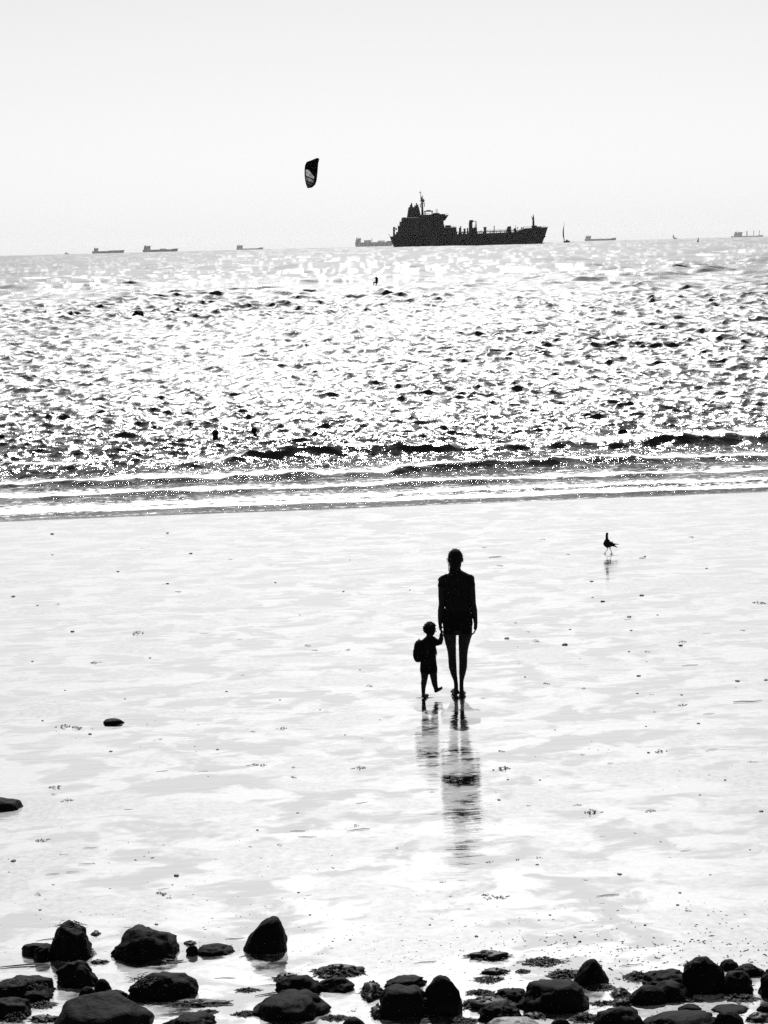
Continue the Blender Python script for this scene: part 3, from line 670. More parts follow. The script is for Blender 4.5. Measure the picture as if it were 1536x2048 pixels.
def make_woman():
    t = empty('person', FEET)
    tag(t, 'slim woman in top and shorts walking away hand in hand with a toddler', 'person', None)
    def R(cx, cy, rx, ry, dy=0.0): return (fp(cx, cy, dy), rx * MM, ry * MM)
    bm = bmesh.new()
    # trunk from the crotch up to the neck
    loft(bm, [R(768, 1130, 90, 75), R(770, 1080, 155, 105), R(770, 1010, 168, 118), R(768, 930, 160, 108), R(768, 850, 140, 92), R(766, 790, 132, 86), R(764, 700, 136, 92), R(762, 600, 148, 100), R(760, 530, 158, 98), R(760, 490, 168, 84), R(770, 455, 140, 66), R(762, 430, 98, 58), R(752, 408, 64, 54), R(747, 370, 53, 55), R(745, 330, 52, 56)])
    # head with jaw, nose and ears (she faces away)
    ellipsoid(bm, fp(745, 262), (76 * MM, 92 * MM, 105 * MM)); ellipsoid(bm, fp(745, 318, .035), (52 * MM, 62 * MM, 52 * MM))
    capsule(bm, fp(745, 268, .088), fp(745, 296, .105), .010, .014)
    for sx in (-1, 1): ellipsoid(bm, fp(745 + sx * 78, 280, .0), (.012, .022, .032))
    # arms
    for pts in ([(600, 508, 48, 0), (590, 600, 45, 0), (588, 700, 42, -.01), (590, 785, 38, -.01), (580, 860, 39, .0), (572, 940, 31, .01), (570, 1010, 24, .02)],
                [(918, 496, 46, 0), (928, 600, 44, 0), (936, 700, 41, -.01), (944, 785, 37, -.01), (958, 860, 38, .0), (968, 940, 30, .01), (975, 1005, 24, .02)]):
        for (a, b, r0, d0), (c, d, r1, d1) in zip(pts, pts[1:]): capsule(bm, fp(a, b, d0), fp(c, d, d1), r0 * MM, r1 * MM, 14)
    # her left hand (by the child) closed round the small hand, the other hanging relaxed
    w = fp(570, 1010, .02); hand(bm, w, w + Vector((.004, .005, -.052)), Vector((.25, 1, 0)), Vector((.25, 0, -1)), Vector((.95, 0, -.5)), 0.92)
    w = fp(975, 1005, .02); hand(bm, w, w + Vector((-.004, .008, -.058)), Vector((.1, 1, .1)), Vector((-.18, .1, -1)), Vector((-.75, .05, -1)), 0.95)
    # legs: the one by the child swings forward, the other carries her weight
    L = [(690, 1060, 84, .0), (680, 1130, 80, .0), (690, 1220, 66, .02), (702, 1310, 54, .06), (707, 1390, 49, .09), (709, 1440, 49, .08), (713, 1500, 49, .07), (727, 1580, 38, .07), (745, 1650, 27, .08), (752, 1700, 26, .09), (752, 1745, 27, .09)]
    Rr = [(850, 1060, 86, .0), (855, 1130, 82, .0), (842, 1220, 68, .0), (834, 1310, 56, .0), (832, 1390, 51, .01), (833, 1440, 50, -.01), (831, 1500, 49, -.02), (822, 1580, 39, -.02), (814, 1650, 27, -.02), (812, 1710, 26, -.02), (815, 1780, 27, -.02)]
    for pts in (L, Rr):
        for (a, b, r0, d0), (c, d, r1, d1) in zip(pts, pts[1:]): capsule(bm, fp(a, b, d0), fp(c, d, d1), r0 * MM, r1 * MM, 14)
    def foot(heel, toe, sx, z0):
        heel, toe = Vector(heel), Vector(toe)
        capsule(bm, heel, heel.lerp(toe, .5) + Vector((0, 0, .006)), .034, .036, 12); capsule(bm, heel.lerp(toe, .45), heel.lerp(toe, .82), .036, .030, 12)
        d = (toe - heel).normalized(); n = d.cross(Vector((0, 0, 1))).normalized()
        for k in range(5): capsule(bm, heel.lerp(toe, .8) + n * (k - 2) * .0165 * sx, heel.lerp(toe, .97 - .03 * k) + n * (k - 2) * .017 * sx + Vector((0, 0, -.006)), .013 - .001 * k, .0105 - .0008 * k, 8)
    a = fp(752, 1745, .09); foot((a.x, a.y - .02, .045), (a.x - .03, a.y + .17, .018), -1, 0)
    a = fp(816, 1800, -.02); foot((a.x, a.y - .03, .036), (a.x + .02, a.y + .185, .018), 1, 0)
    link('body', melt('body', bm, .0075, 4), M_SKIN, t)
    # hair gathered at the nape
    bm = bmesh.new()
    ellipsoid(bm, fp(744, 258, -.012), (83 * MM, 100 * MM, 106 * MM), 3); ellipsoid(bm, fp(742, 330, -.045), (70 * MM, 58 * MM, 84 * MM), 3)
    tube(bm, [fp(742, 330, -.07), fp(722, 385, -.085), fp(704, 425, -.10), fp(700, 470, -.11)], [.05, .048, .036, .014], 10)
    rr = random.Random(4)
    for k in range(26):
        a = rr.uniform(0, 6.28); c = fp(744 + 80 * math.cos(a), 262 - 98 * math.sin(a), -.02 + rr.uniform(-.03, .03)); o = (c - fp(744, 262)).normalized()
        tube(bm, [c - o * .01, c + o * rr.uniform(.004, .012), c + o * rr.uniform(.008, .018) + Vector((rr.uniform(-.02, .02), 0, rr.uniform(-.03, 0)))], [.006, .003, .0012], 4)
    h = link('hair', melt('hair', bm, .0065, 1), M_HAIR, t)
    bm = bmesh.new(); rr = random.Random(15)
    for k in range(90):
        a = rr.uniform(-.5, 3.64); c = fp(744 + 80 * math.cos(a), 262 - 98 * math.sin(a), rr.uniform(-.06, .03)); o = (c - fp(744, 262)).normalized(); L = rr.uniform(.005, .017)
        tube(bm, [c - o * .012, c + o * L * .4, c + o * L * .7 + Vector((rr.uniform(-.02, .02), 0, rr.uniform(-.03, .01)))], [.004, .0022, .0009], 3)
    for k in range(9): tube(bm, [fp(674, 300 + 12 * k, -.01), fp(666 + rr.uniform(-5, 5), 308 + 12 * k, -.02), fp(668 + rr.uniform(-8, 6), 330 + 12 * k, -.03)], [.005, .003, .001], 3)
    part('loose_strand', bm, M_HAIR, t)
    # short-sleeved top
    bm = bmesh.new()
    loft(bm, [R(772, 868, 152, 106), R(770, 830, 147, 102), R(768, 780, 144, 99), R(765, 700, 148, 102), R(762, 600, 158, 110), R(760, 530, 168, 108), R(762, 496, 178, 93), R(780, 460, 146, 74), R(772, 432, 98, 66), R(754, 412, 76, 62), R(750, 402, 66, 60)])
    capsule(bm, fp(606, 506), fp(588, 575), 50 * MM, 48 * MM); capsule(bm, fp(912, 494), fp(926, 565), 48 * MM, 46 * MM)
    capsule(bm, fp(640, 478), fp(575, 502), 40 * MM, 26 * MM); tube(bm, [fp(590, 492), fp(560, 505), fp(541, 516)], [.026, .016, .005], 8)
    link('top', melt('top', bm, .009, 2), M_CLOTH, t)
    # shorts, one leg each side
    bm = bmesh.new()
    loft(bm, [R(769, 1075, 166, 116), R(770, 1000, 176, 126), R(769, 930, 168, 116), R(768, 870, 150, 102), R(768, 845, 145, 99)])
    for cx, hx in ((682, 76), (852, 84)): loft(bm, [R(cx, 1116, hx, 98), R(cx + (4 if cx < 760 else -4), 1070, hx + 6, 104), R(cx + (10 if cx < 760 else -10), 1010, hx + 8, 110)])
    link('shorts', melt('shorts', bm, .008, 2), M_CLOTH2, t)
make_woman()

def make_child():
    base = ground(780 + 430 / PS + 0.0, 1394.0); base.z = 0
    t = empty('person', base); tag(t, 'curly-haired toddler wearing a backpack, reaching up to hold a woman\'s hand', 'person')
    def q(cx, cy, dy=0.0): return fp(cx, cy, dy, base)
    def R(cx, cy, rx, ry, dy=0.0): return (q(cx, cy, dy), rx * MM, ry * MM)
    bm = bmesh.new()
    loft(bm, [R(440, 1530, 62, 60), R(438, 1500, 88, 76), R(436, 1430, 86, 78), R(436, 1330, 80, 74), R(438, 1240, 76, 68), R(442, 1190, 70, 58), R(448, 1162, 46, 44), R(452, 1135, 34, 36)])
    ellipsoid(bm, q(456, 1080), (66 * MM, 72 * MM, 74 * MM)); ellipsoid(bm, q(468, 1112, .01), (44 * MM, 46 * MM, 38 * MM))
    capsule(bm, q(520, 1092, .03), q(526, 1100, .035), .006, .008); ellipsoid(bm, q(438, 1090, -.062), (.018, .008, .022))
    # arm reaching up to the woman, and the other arm in front of the chest
    for pts in ([(492, 1192, 40, .0), (535, 1220, 36, .01), (568, 1220, 33, .02), (582, 1180, 28, .02), (584, 1132, 22, .02)], [(470, 1200, 30, .07), (500, 1270, 25, .11), (515, 1320, 20, .12)]):
        for (a, b, r0, d0), (c, d, r1, d1) in zip(pts, pts[1:]): capsule(bm, q(a, b, d0), q(c, d, d1), r0 * MM, r1 * MM, 12)
    w = q(586, 1132, .02); hand(bm, w, w + Vector((0, .0, .028)), Vector((.2, 1, 0)), Vector((-.1, 0, 1)), Vector((-.9, .1, .4)), .52)
    w = q(515, 1320, .12); hand(bm, w, w + Vector((.012, .006, -.024)), Vector((0, 1, .2)), Vector((.3, .1, -1)), Vector((-.2, 0, -1)), .52)
    # legs: one planted, one stepping forward
    for pts in ([(394, 1490, 56, .0), (396, 1560, 52, .0), (392, 1635, 38, .0), (384, 1690, 35, .0), (380, 1740, 27, .0), (380, 1800, 23, .0)],
                [(480, 1490, 58, .0), (490, 1560, 50, .01), (500, 1635, 40, .02), (508, 1690, 35, .02), (521, 1740, 28, .02), (528, 1768, 25, .02)]):
        for (a, b, r0, d0), (c, d, r1, d1) in zip(pts, pts[1:]): capsule(bm, q(a, b, d0), q(c, d, d1), r0 * MM, r1 * MM, 12)
    def foot(heel, toe, r=1.0):
        heel, toe = Vector(heel), Vector(toe)
        capsule(bm, heel, heel.lerp(toe, .55), .021 * r, .022 * r, 10); capsule(bm, heel.lerp(toe, .5), heel.lerp(toe, .85), .022 * r, .018 * r, 10)
        d = (toe - heel).normalized(); n = d.cross(Vector((0, 0, 1))).normalized()
        for k in range(5): capsule(bm, heel.lerp(toe, .8) + n * (k - 2) * .0095, heel.lerp(toe, .98 - .03 * k) + n * (k - 2) * .010, .0085, .007, 6)
    a = q(380, 1812); foot((a.x - .004, a.y - .01, .024), (a.x + .05, a.y + .10, .012))
    a = q(524, 1772, .02); foot((a.x - .004, a.y, a.z - .002), (a.x + .068, a.y + .025, a.z + .026), .95)
    capsule(bm, q(580, 1738, .03), q(590, 1728, .03), .011, .009, 8)
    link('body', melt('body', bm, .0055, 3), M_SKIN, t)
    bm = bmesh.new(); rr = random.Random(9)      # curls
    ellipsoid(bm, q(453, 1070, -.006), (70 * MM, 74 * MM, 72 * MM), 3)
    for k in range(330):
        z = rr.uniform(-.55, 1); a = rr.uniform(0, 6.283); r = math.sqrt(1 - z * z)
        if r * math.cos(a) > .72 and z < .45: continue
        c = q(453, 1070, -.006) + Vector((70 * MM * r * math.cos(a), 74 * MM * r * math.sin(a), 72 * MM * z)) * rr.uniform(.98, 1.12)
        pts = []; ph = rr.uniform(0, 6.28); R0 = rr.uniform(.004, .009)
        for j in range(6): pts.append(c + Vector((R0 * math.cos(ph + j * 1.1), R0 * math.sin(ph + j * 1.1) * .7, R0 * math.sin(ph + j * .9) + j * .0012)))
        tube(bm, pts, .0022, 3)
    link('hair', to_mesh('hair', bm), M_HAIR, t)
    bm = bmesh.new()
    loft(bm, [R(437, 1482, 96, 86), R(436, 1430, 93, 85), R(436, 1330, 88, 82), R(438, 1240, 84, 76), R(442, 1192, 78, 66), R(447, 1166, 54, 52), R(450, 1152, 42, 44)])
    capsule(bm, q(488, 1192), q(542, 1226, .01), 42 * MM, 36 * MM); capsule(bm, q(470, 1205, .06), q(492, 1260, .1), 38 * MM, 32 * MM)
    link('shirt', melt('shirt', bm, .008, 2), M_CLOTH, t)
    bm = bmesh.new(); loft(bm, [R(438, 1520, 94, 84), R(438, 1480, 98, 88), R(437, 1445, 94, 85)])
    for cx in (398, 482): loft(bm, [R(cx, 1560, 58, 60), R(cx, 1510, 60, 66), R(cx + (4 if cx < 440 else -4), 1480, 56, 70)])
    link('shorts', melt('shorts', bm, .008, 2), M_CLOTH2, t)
    # backpack
    b = empty('backpack', base); tag(b, 'small dark backpack bulging on the toddler\'s back', 'backpack')
    bm = bmesh.new()
    loft(bm, [R(322, 1442, 30, 50, -.03), R(318, 1425, 42, 66, -.03), R(314, 1360, 46, 72, -.03), R(311, 1300, 44, 74, -.03), R(318, 1240, 42, 70, -.03), R(330, 1208, 36, 56, -.03), R(338, 1196, 22, 36, -.03)])
    capsule(bm, q(350, 1240, -.03), q(352, 1400, -.03), 40 * MM, 44 * MM)
    pk = link('pack_bag', melt('pack_bag', bm, .008, 2), M_CLOTH, b)
    bm = bmesh.new(); loft(bm, [R(282, 1410, 12, 42, -.03), R(276, 1370, 16, 50, -.03), R(277, 1310, 14, 48, -.03), R(282, 1290, 8, 40, -.03)]); part('front_pocket', bm, M_CLOTH2, b)
    for dy in (-.075, .07):
        bm = bmesh.new(); tube(bm, [q(345, 1215, dy * .9), q(390, 1180, dy * 1.0), q(440, 1176, dy * 1.05), q(495, 1210, dy * 1.15), q(512, 1290, dy * 1.1), q(470, 1370, dy * 1.25), q(370, 1410, dy * 1.1)], .012, 6, .5); part('strap', bm, M_CLOTH2, b)
    bm = bmesh.new(); tube(bm, [q(332, 1205, -.05), q(328, 1182, -.03), q(340, 1202, -.01)], .006, 6); part('haul_loop', bm, M_CLOTH2, b)
make_child()

# ---------------------------------------------------------------- bird
def make_bird():
    S = 11.815; O = ground(1160 + 670 / S, 1040 + 800 / S); Y = O.y; mm = Y / F_PX / S
    def q(cx, cy, dy=0.0): return at_dist(1160 + cx / S, 1040 + cy / S, Y + dy) - O
    t = empty('bird', O); tag(t, 'dark long-necked shore bird walking on the wet sand with head raised', 'bird')
    bm = bmesh.new()
    capsule(bm, q(625, 560), q(720, 570, -.03), 78 * mm, 66 * mm, 14); capsule(bm, q(640, 520, .01), q(650, 590), 76 * mm, 70 * mm, 14)
    capsule(bm, q(720, 570, -.03), q(800, 600, -.06), 60 * mm, 30 * mm, 12); capsule(bm, q(800, 600, -.06), q(875, 645, -.08), 24 * mm, 10 * mm, 10)
    for (a, b, r0), (c, d, r1) in zip([(655, 520, 52), (636, 450, 36), (634, 400, 31), (634, 350, 31)], [(636, 450, 36), (634, 400, 31), (634, 350, 31), (640, 322, 30)]): capsule(bm, q(a, b), q(c, d), r0 * mm, r1 * mm, 12)
    ellipsoid(bm, q(642, 328, .005), (32 * mm, 38 * mm, 32 * mm))
    for pts in ([(655, 640, 18, 0), (655, 680, 9, 0), (620, 735, 8, .01), (592, 782, 8, .02)], [(708, 640, 18, 0), (712, 690, 9, 0), (735, 725, 9, -.01), (748, 785, 9, -.02)]):
        for (a, b, r0, d0), (c, d, r1, d1) in zip(pts, pts[1:]): capsule(bm, q(a, b, d0), q(c, d, d1), r0 * mm, r1 * mm, 8)
        e = q(pts[-1][0], 0, pts[-1][3]); f0 = Vector((q(pts[-1][0], pts[-1][1], pts[-1][3]).x, pts[-1][3], .006))
        capsule(bm, q(pts[-1][0], pts[-1][1], pts[-1][3]), f0, .006, .006, 6)
        for ang in (-.5, 0, .5, 2.9): capsule(bm, f0, f0 + Vector((-math.cos(ang) * .028, math.sin(ang) * .03, -.002)), .0055, .004, 6)
    link('body', melt('body', bm, .0045, 2), M_FEATHER, t)
    bm = bmesh.new(); tube(bm, [q(642, 330, .03), q(640, 334, .055), q(638, 340, .075)], [.009, .006, .002], 6); part('beak', bm, M_FEATHER, t)
    for sy in (-1, 1):
        bm = bmesh.new(); prev = None
        for (a, b, r, ry) in ((610, 540, 20, 12), (660, 545, 52, 14), (730, 560, 46, 12), (800, 568, 20, 9), (870, 572, 11, 6), (932, 574, 3, 3)):
            R = ring(bm, q(a, b, sy * (.062 if a < 750 else .035) - .02), Vector((0, 1, 0)), Vector((0, 0, 1)), ry * mm, r * mm, 10)
            if prev: bridge(bm, prev, R)
            else: fan(bm, R[::-1], q(a - 10, b, sy * .06 - .02))
            prev = R
        fan(bm, prev, q(936, 574, sy * .035 - .02)); part('wing', bm, M_FEATHER, t)
    bm = bmesh.new(); tube(bm, [q(765, 560, -.05), q(774, 520, -.05), q(770, 488, -.05)], [.008, .005, .001], 5); part('loose_feather', bm, M_FEATHER, t)
make_bird()

# ---------------------------------------------------------------- rocks
def ico(sub):
    bm = bmesh.new(); bmesh.ops.create_icosphere(bm, subdivisions=sub, radius=1.0)
    V = np.array([v.co[:] for v in bm.verts]); Fc = [[v.index for v in f.verts] for f in bm.faces]; bm.free(); return V, Fc
ICO = {3: ico(3), 4: ico(4)}
def rock_mesh(hw, hd, h, seed, n=2.6, skew=0.0, taper=0.0, rough=0.16, sub=4, slant=0.0):
    V, Fc = ICO[sub]; n = max(1.95, n - 0.25); taper = taper + 0.12
    p = V / ((np.abs(V) ** n).sum(1) ** (1 / n))[:, None]
    z = (p[:, 2] + 0.32) / 1.32
    zz = np.clip(z, 0, 1)
    off = Vector((seed * 3.17, seed * 1.31, seed * 0.77))
    d = np.array([mnoise.fractal(Vector(v) * 1.1 + off, 1.0, 2.0, 2) * 0.9 + 0.7 * mnoise.fractal(Vector(v) * 2.8 + off, 0.9, 2.0, 3) + 0.16 * mnoise.fractal(Vector(v) * 8 + off, 0.8, 2.0, 3) for v in V])
    rs = np.random.RandomState(seed)
    for k in range(6):
        nv = rs.normal(size=3); nv[2] = abs(nv[2]) * .8; nv /= np.linalg.norm(nv); ext = (p @ nv).max()
        over = np.maximum(0, p @ nv - ext * rs.uniform(.78, .95)); p = p - over[:, None] * nv[None, :] * .85
    z = (p[:, 2] + 0.32) / 1.32; zz = np.clip(z, 0, 1)
    rid = np.array([abs(mnoise.noise(Vector(v) * 1.7 + off * 2)) for v in V])
    g = 1 + 1.45 * rough * d - 0.7 * rough * rid
    x = p[:, 0] * (1.14 - (taper + .08) * zz) * g + skew * zz ** 1.4
    y = p[:, 1] * (1 - 0.15 * zz) * g
    z = z * (1 + 0.7 * rough * d) + slant * p[:, 0] * zz
    x *= 1 / max(1e-6, np.abs(x).max() * 0.5 + 0.5 * max(1, 1)); top = z.max()
    P = np.stack([x * hw, y * hd, np.where(z > 0, z / top * h, z * h)], 1)
    me = bpy.data.meshes.new('rock'); me.from_pydata(P.tolist(), [], Fc); me.polygons.foreach_set('use_smooth', [True] * len(me.polygons)); me.update()
    return me
ROCKG = 'rocks strewn along the foot of the beach'
def rock(x0, y0, x1, y1, label, seed, mat=None, group=ROCKG, name='rock', deep=0.8, **kw):
    xc = (x0 + x1) / 2; f = ground(xc, y1); K = f.y / F_PX
    hw = (x1 - x0) / 2 * K; hd = hw * deep
    # sight line skims the top of the rock: its height follows from where that line meets the middle of the rock
    C = Vector((f.x * (1 + hd / f.y), f.y + hd * .8, 0))
    r = ray(xc, y0); h = max(EYE.z + r.z / r.y * (C.y + hd * .1), 0.02)
    hw = (x1 - x0) / 2 * C.y / F_PX
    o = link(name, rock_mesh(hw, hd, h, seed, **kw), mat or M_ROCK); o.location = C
    tag(o, label, 'rock', group); return o
ROCKS = [
 (101,1842,188,1922,'tall domed boulder with weed on its crown, beside a flat slab and a trailing stalk',dict(n=2.5,skew=.03,rough=.15)),
 (43,1885,108,1914,'low flat dark slab leaning against the domed weedy boulder',dict(n=3.2,rough=.14)),
 (66,1893,106,1923,'small rounded stone in front of the low flat slab',dict(n=2.4)),
 (113,1920,201,1976,'humped boulder with a sloping shoulder behind two cobbles',dict(n=2.4,skew=-.12,rough=.2)),
 (-14,1953,116,2003,'broad weedy boulder with a frilled top beside the humped boulder',dict(n=2.8,skew=-.1,rough=.18)),
 (-30,1993,64,2036,'low dark boulder at the foot of the broad frilled weedy boulder',dict(n=2.6)),
 (187,1957,225,1988,'round ball-like cobble resting beside the humped boulder',dict(n=2.1,rough=.06,sub=3)),
 (158,1973,193,1997,'rounded cobble with a pale sunlit top',dict(n=2.2,rough=.05,sub=3)),
 (113,1991,306,2085,'largest smooth boulder, a broad black dome among the cobbles',dict(n=2.4,rough=.10)),
 (205,1979,262,2003,'ragged weedy stone lodged behind the largest smooth dome',dict(n=2.3,rough=.25)),
 (226,1851,366,1922,'wide rounded boulder with a grey-lit top, lowest stone in front of it',dict(n=2.5,rough=.15,skew=-.06)),
 (252,1897,347,1927,'low tapering stone lying against the front of the wide grey-topped boulder',dict(n=2.0,rough=.18)),
 (392,1887,473,1911,'long low oval rock between the wide boulder and the fin-shaped boulder',dict(n=2.3,rough=.12)),
 (373,1890,399,1910,'small pale-marked stone at the tip of the long oval rock',dict(n=2.4,sub=3)),
 (489,1832,577,1908,'fin-shaped boulder with one sloping and one sheer side, standing apart',dict(n=2.5,skew=.42,taper=.30,rough=.08)),
 (258,1942,396,2003,'big hunched boulder with glistening weed on its shoulder',dict(n=2.5,skew=-.02,rough=.18)),
 (330,2027,438,2068,'bushy weed-covered stone between the largest dome and the wedge-shaped boulder',dict(n=2.5,rough=.22)),
 (550,1948,642,1992,'upright rock behind two pale-edged cobbles',dict(n=2.6,skew=.15,rough=.16)),
 (552,1980,588,1998,'cobble with a grey-lit top tucked under the upright rock',dict(n=2.1,rough=.06,sub=3)),
 (592,1978,631,1998,'second grey-topped cobble tucked under the upright rock',dict(n=2.1,rough=.06,sub=3)),
 (503,1984,657,2040,'broad wedge-shaped boulder below the upright rock and two cobbles',dict(n=2.6,skew=.2,taper=.2,rough=.15)),
 (633,1954,712,1985,'flat lens-shaped rock under a heap of seaweed',dict(n=2.0,rough=.12)),
 (684,2033,732,2062,'plain rounded cobble alone on sand beside the wedge-shaped boulder',dict(n=2.2,rough=.05,sub=3)),
 (764,1952,853,1978,'low sloping rock behind the blocky boulder',dict(n=2.2,skew=.2,rough=.16)),
 (758,1971,856,2039,'blocky boulder with a sheer side, joined to a round one',dict(n=4.2,taper=-.12,rough=.12)),
 (842,1950,924,2034,'round-headed boulder leaning against the blocky boulder',dict(n=2.4,skew=.05,rough=.08)),
 (820,1988,922,2038,'low stone at the feet of the blocky and round-headed boulders',dict(n=2.5,rough=.14)),
 (1143,1916,1217,1972,'pointed triangular boulder with a pale band near its peak',dict(n=2.3,skew=.15,taper=.45,rough=.08)),
 (1033,1958,1179,2026,'big square-shouldered boulder below the pointed one',dict(n=2.9,skew=.12,rough=.15)),
 (983,1974,1052,2004,'weed-matted stone at the side of the square-shouldered boulder',dict(n=2.4,rough=.25)),
 (953,2005,1041,2046,'two-humped dark stone below the weed-matted one',dict(n=2.8,rough=.25)),
 (1101,2036,1144,2062,'small domed cobble in front of the square-shouldered boulder',dict(n=2.2,rough=.06,sub=3)),
 (1358,1912,1446,1989,'tall rounded boulder with a sparkling shoulder, highest beside a low trio',dict(n=2.9,skew=.05,rough=.12)),
 (1276,1939,1372,1973,'weed-hung rock behind two overlapping smooth boulders',dict(n=2.4,skew=.3,rough=.22)),
 (1256,1969,1334,2011,'smooth low boulder overlapping another with a pale seam',dict(n=2.3,rough=.07)),
 (1300,1961,1386,2003,'smooth slab-backed boulder behind the low one with the pale seam',dict(n=2.5,skew=-.1,rough=.07)),
 (1436,1918,1477,1941,'small beaked stone beside the tall sparkling boulder',dict(n=2.4,skew=.25,rough=.18,sub=3)),
 (1437,1941,1506,1989,'broad boulder with a grey hollow in its top',dict(n=2.8,rough=.12)),
 (1470,1926,1532,1953,'low ridge of rock reaching from the grey-hollowed boulder',dict(n=2.2,rough=.16)),
 (1518,1937,1580,1995,'upright block of rock dripping at its base, beyond the grey-hollowed boulder',dict(n=3.4,rough=.14)),
 (1511,2006,1560,2024,'flat stone at the foot of the upright dripping block',dict(n=2.6,rough=.12,sub=3)),
 (1355,2008,1403,2025,'oval stone resting against the long ridged boulder',dict(n=2.2,rough=.08,sub=3)),
 (1423,2013,1500,2028,'long thin dark stone behind the end of the long ridged boulder',dict(n=2.2,rough=.14,sub=3)),
 (1280,2022,1440,2075,'long low ridged boulder in front of the overlapping smooth boulders',dict(n=2.5,rough=.15)),
 (1427,2021,1490,2070,'small boulder at the end of the long ridged boulder',dict(n=2.5,rough=.12)),
 (1186,2013,1290,2080,'dark domed boulder beside the long low ridged boulder',dict(n=2.4,rough=.14)),
 (1409,2024,1425,2032,'tiny black stone at the end of the long ridged boulder',dict(n=2.2,sub=3)),
]
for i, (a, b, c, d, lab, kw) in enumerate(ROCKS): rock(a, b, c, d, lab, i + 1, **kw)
rock(968, 2033, 1078, 2070, 'pale grey rounded stone in front of the two-humped stone', 81, M_ROCK_PALE, n=2.3, rough=.1)
rock(207, 1436.5, 249, 1447.5, 'smooth flat oval black stone alone on the open wet sand', 90, group=None, n=3.0, rough=.05)
rock(-34, 1593, 47, 1622, 'long dark rock lying alone on the sand beyond the boulders', 92, group=None, n=2.4, rough=.09)
def sea_rock(x0, y0, x1, y1, label, seed, **kw):
    f = ground((x0 + x1) / 2, y1); K = f.y / F_PX; hw = (x1 - x0) / 2 * K; h = (y1 - y0) * K
    o = link('rock', rock_mesh(hw, hw * .8, h + .25, seed, **kw), M_ROCK); o.location = (f.x, f.y + hw * .3, -.25 + sea_drop(f.y ** 2)); tag(o, label, 'rock', 'dark lumps breaking the sea surface'); return o
sea_rock(1234, 856, 1262, 880, 'wide dark hump of rock just behind the breaking wave', 94, n=2.9, rough=.07)
sea_rock(264, 620, 289, 634, 'low dark lump far out among the glitter', 96, n=2.2, rough=.2)

# ---------------------------------------------------------------- seaweed, scraps, twigs
def weed_mesh(w, d, h, n, seed, rmin=.004, rmax=.010):
    rr = random.Random(seed); bm = bmesh.new()
    for k in range(n):
        a = rr.uniform(0, 6.283); r = math.sqrt(rr.random()); x, y = r * math.cos(a) * w, r * math.sin(a) * d
        z0 = h * (1 - r * r) * rr.random()
        ang = rr.gauss(0, .7) + (math.pi if rr.random() < .5 else 0); L = rr.uniform(.25, .7) * w
        pts = []; rad = []
        for j in range(5):
            f = j / 4; pts.append((x, y, max(.004, z0 * (1 - f * f) + rr.uniform(0, .25) * h * (1 - r * r)))); rad.append(rr.uniform(rmin, rmax) * (1 - .75 * f))
            ang += rr.gauss(0, .55); x += math.cos(ang) * L / 4; y += math.sin(ang) * L / 4 * min(1, d / w * 1.6)
        tube(bm, pts, rad, 4, .5)
    me = bpy.data.meshes.new('seaweed'); bmesh.ops.recalc_face_normals(bm, faces=bm.faces); bm.to_mesh(me); bm.free(); return me
WEEDG = 'heaps of wet seaweed among the rocks'
def weed(x0, y0, x1, y1, label, seed, n=70, lift=0.0, mound=True):
    xc = (x0 + x1) / 2; c = ground(xc, (y0 + y1) / 2 + (y1 - y0) * .15); K = c.y / F_PX
    w = (x1 - x0) / 2 * K; h = (y1 - y0) * K * .55; d = max(w * .35, (y1 - y0) * K * 1.2)
    o = link('seaweed_clump', weed_mesh(w * .9, d * .85, h, int(n * 1.6), seed, .005, .013), M_WEED); o.location = (c.x, c.y, lift); tag(o, label, 'seaweed', WEEDG)
    if mound:
        me = rock_mesh(w * .95, d * .85, h * .95, seed + 200, n=2.2, rough=.34, sub=3); q = link('matted_core', me, M_WEED, o)
    return o
FLAT = 'flat ragged mat of dark seaweed on the sand between the rocks'
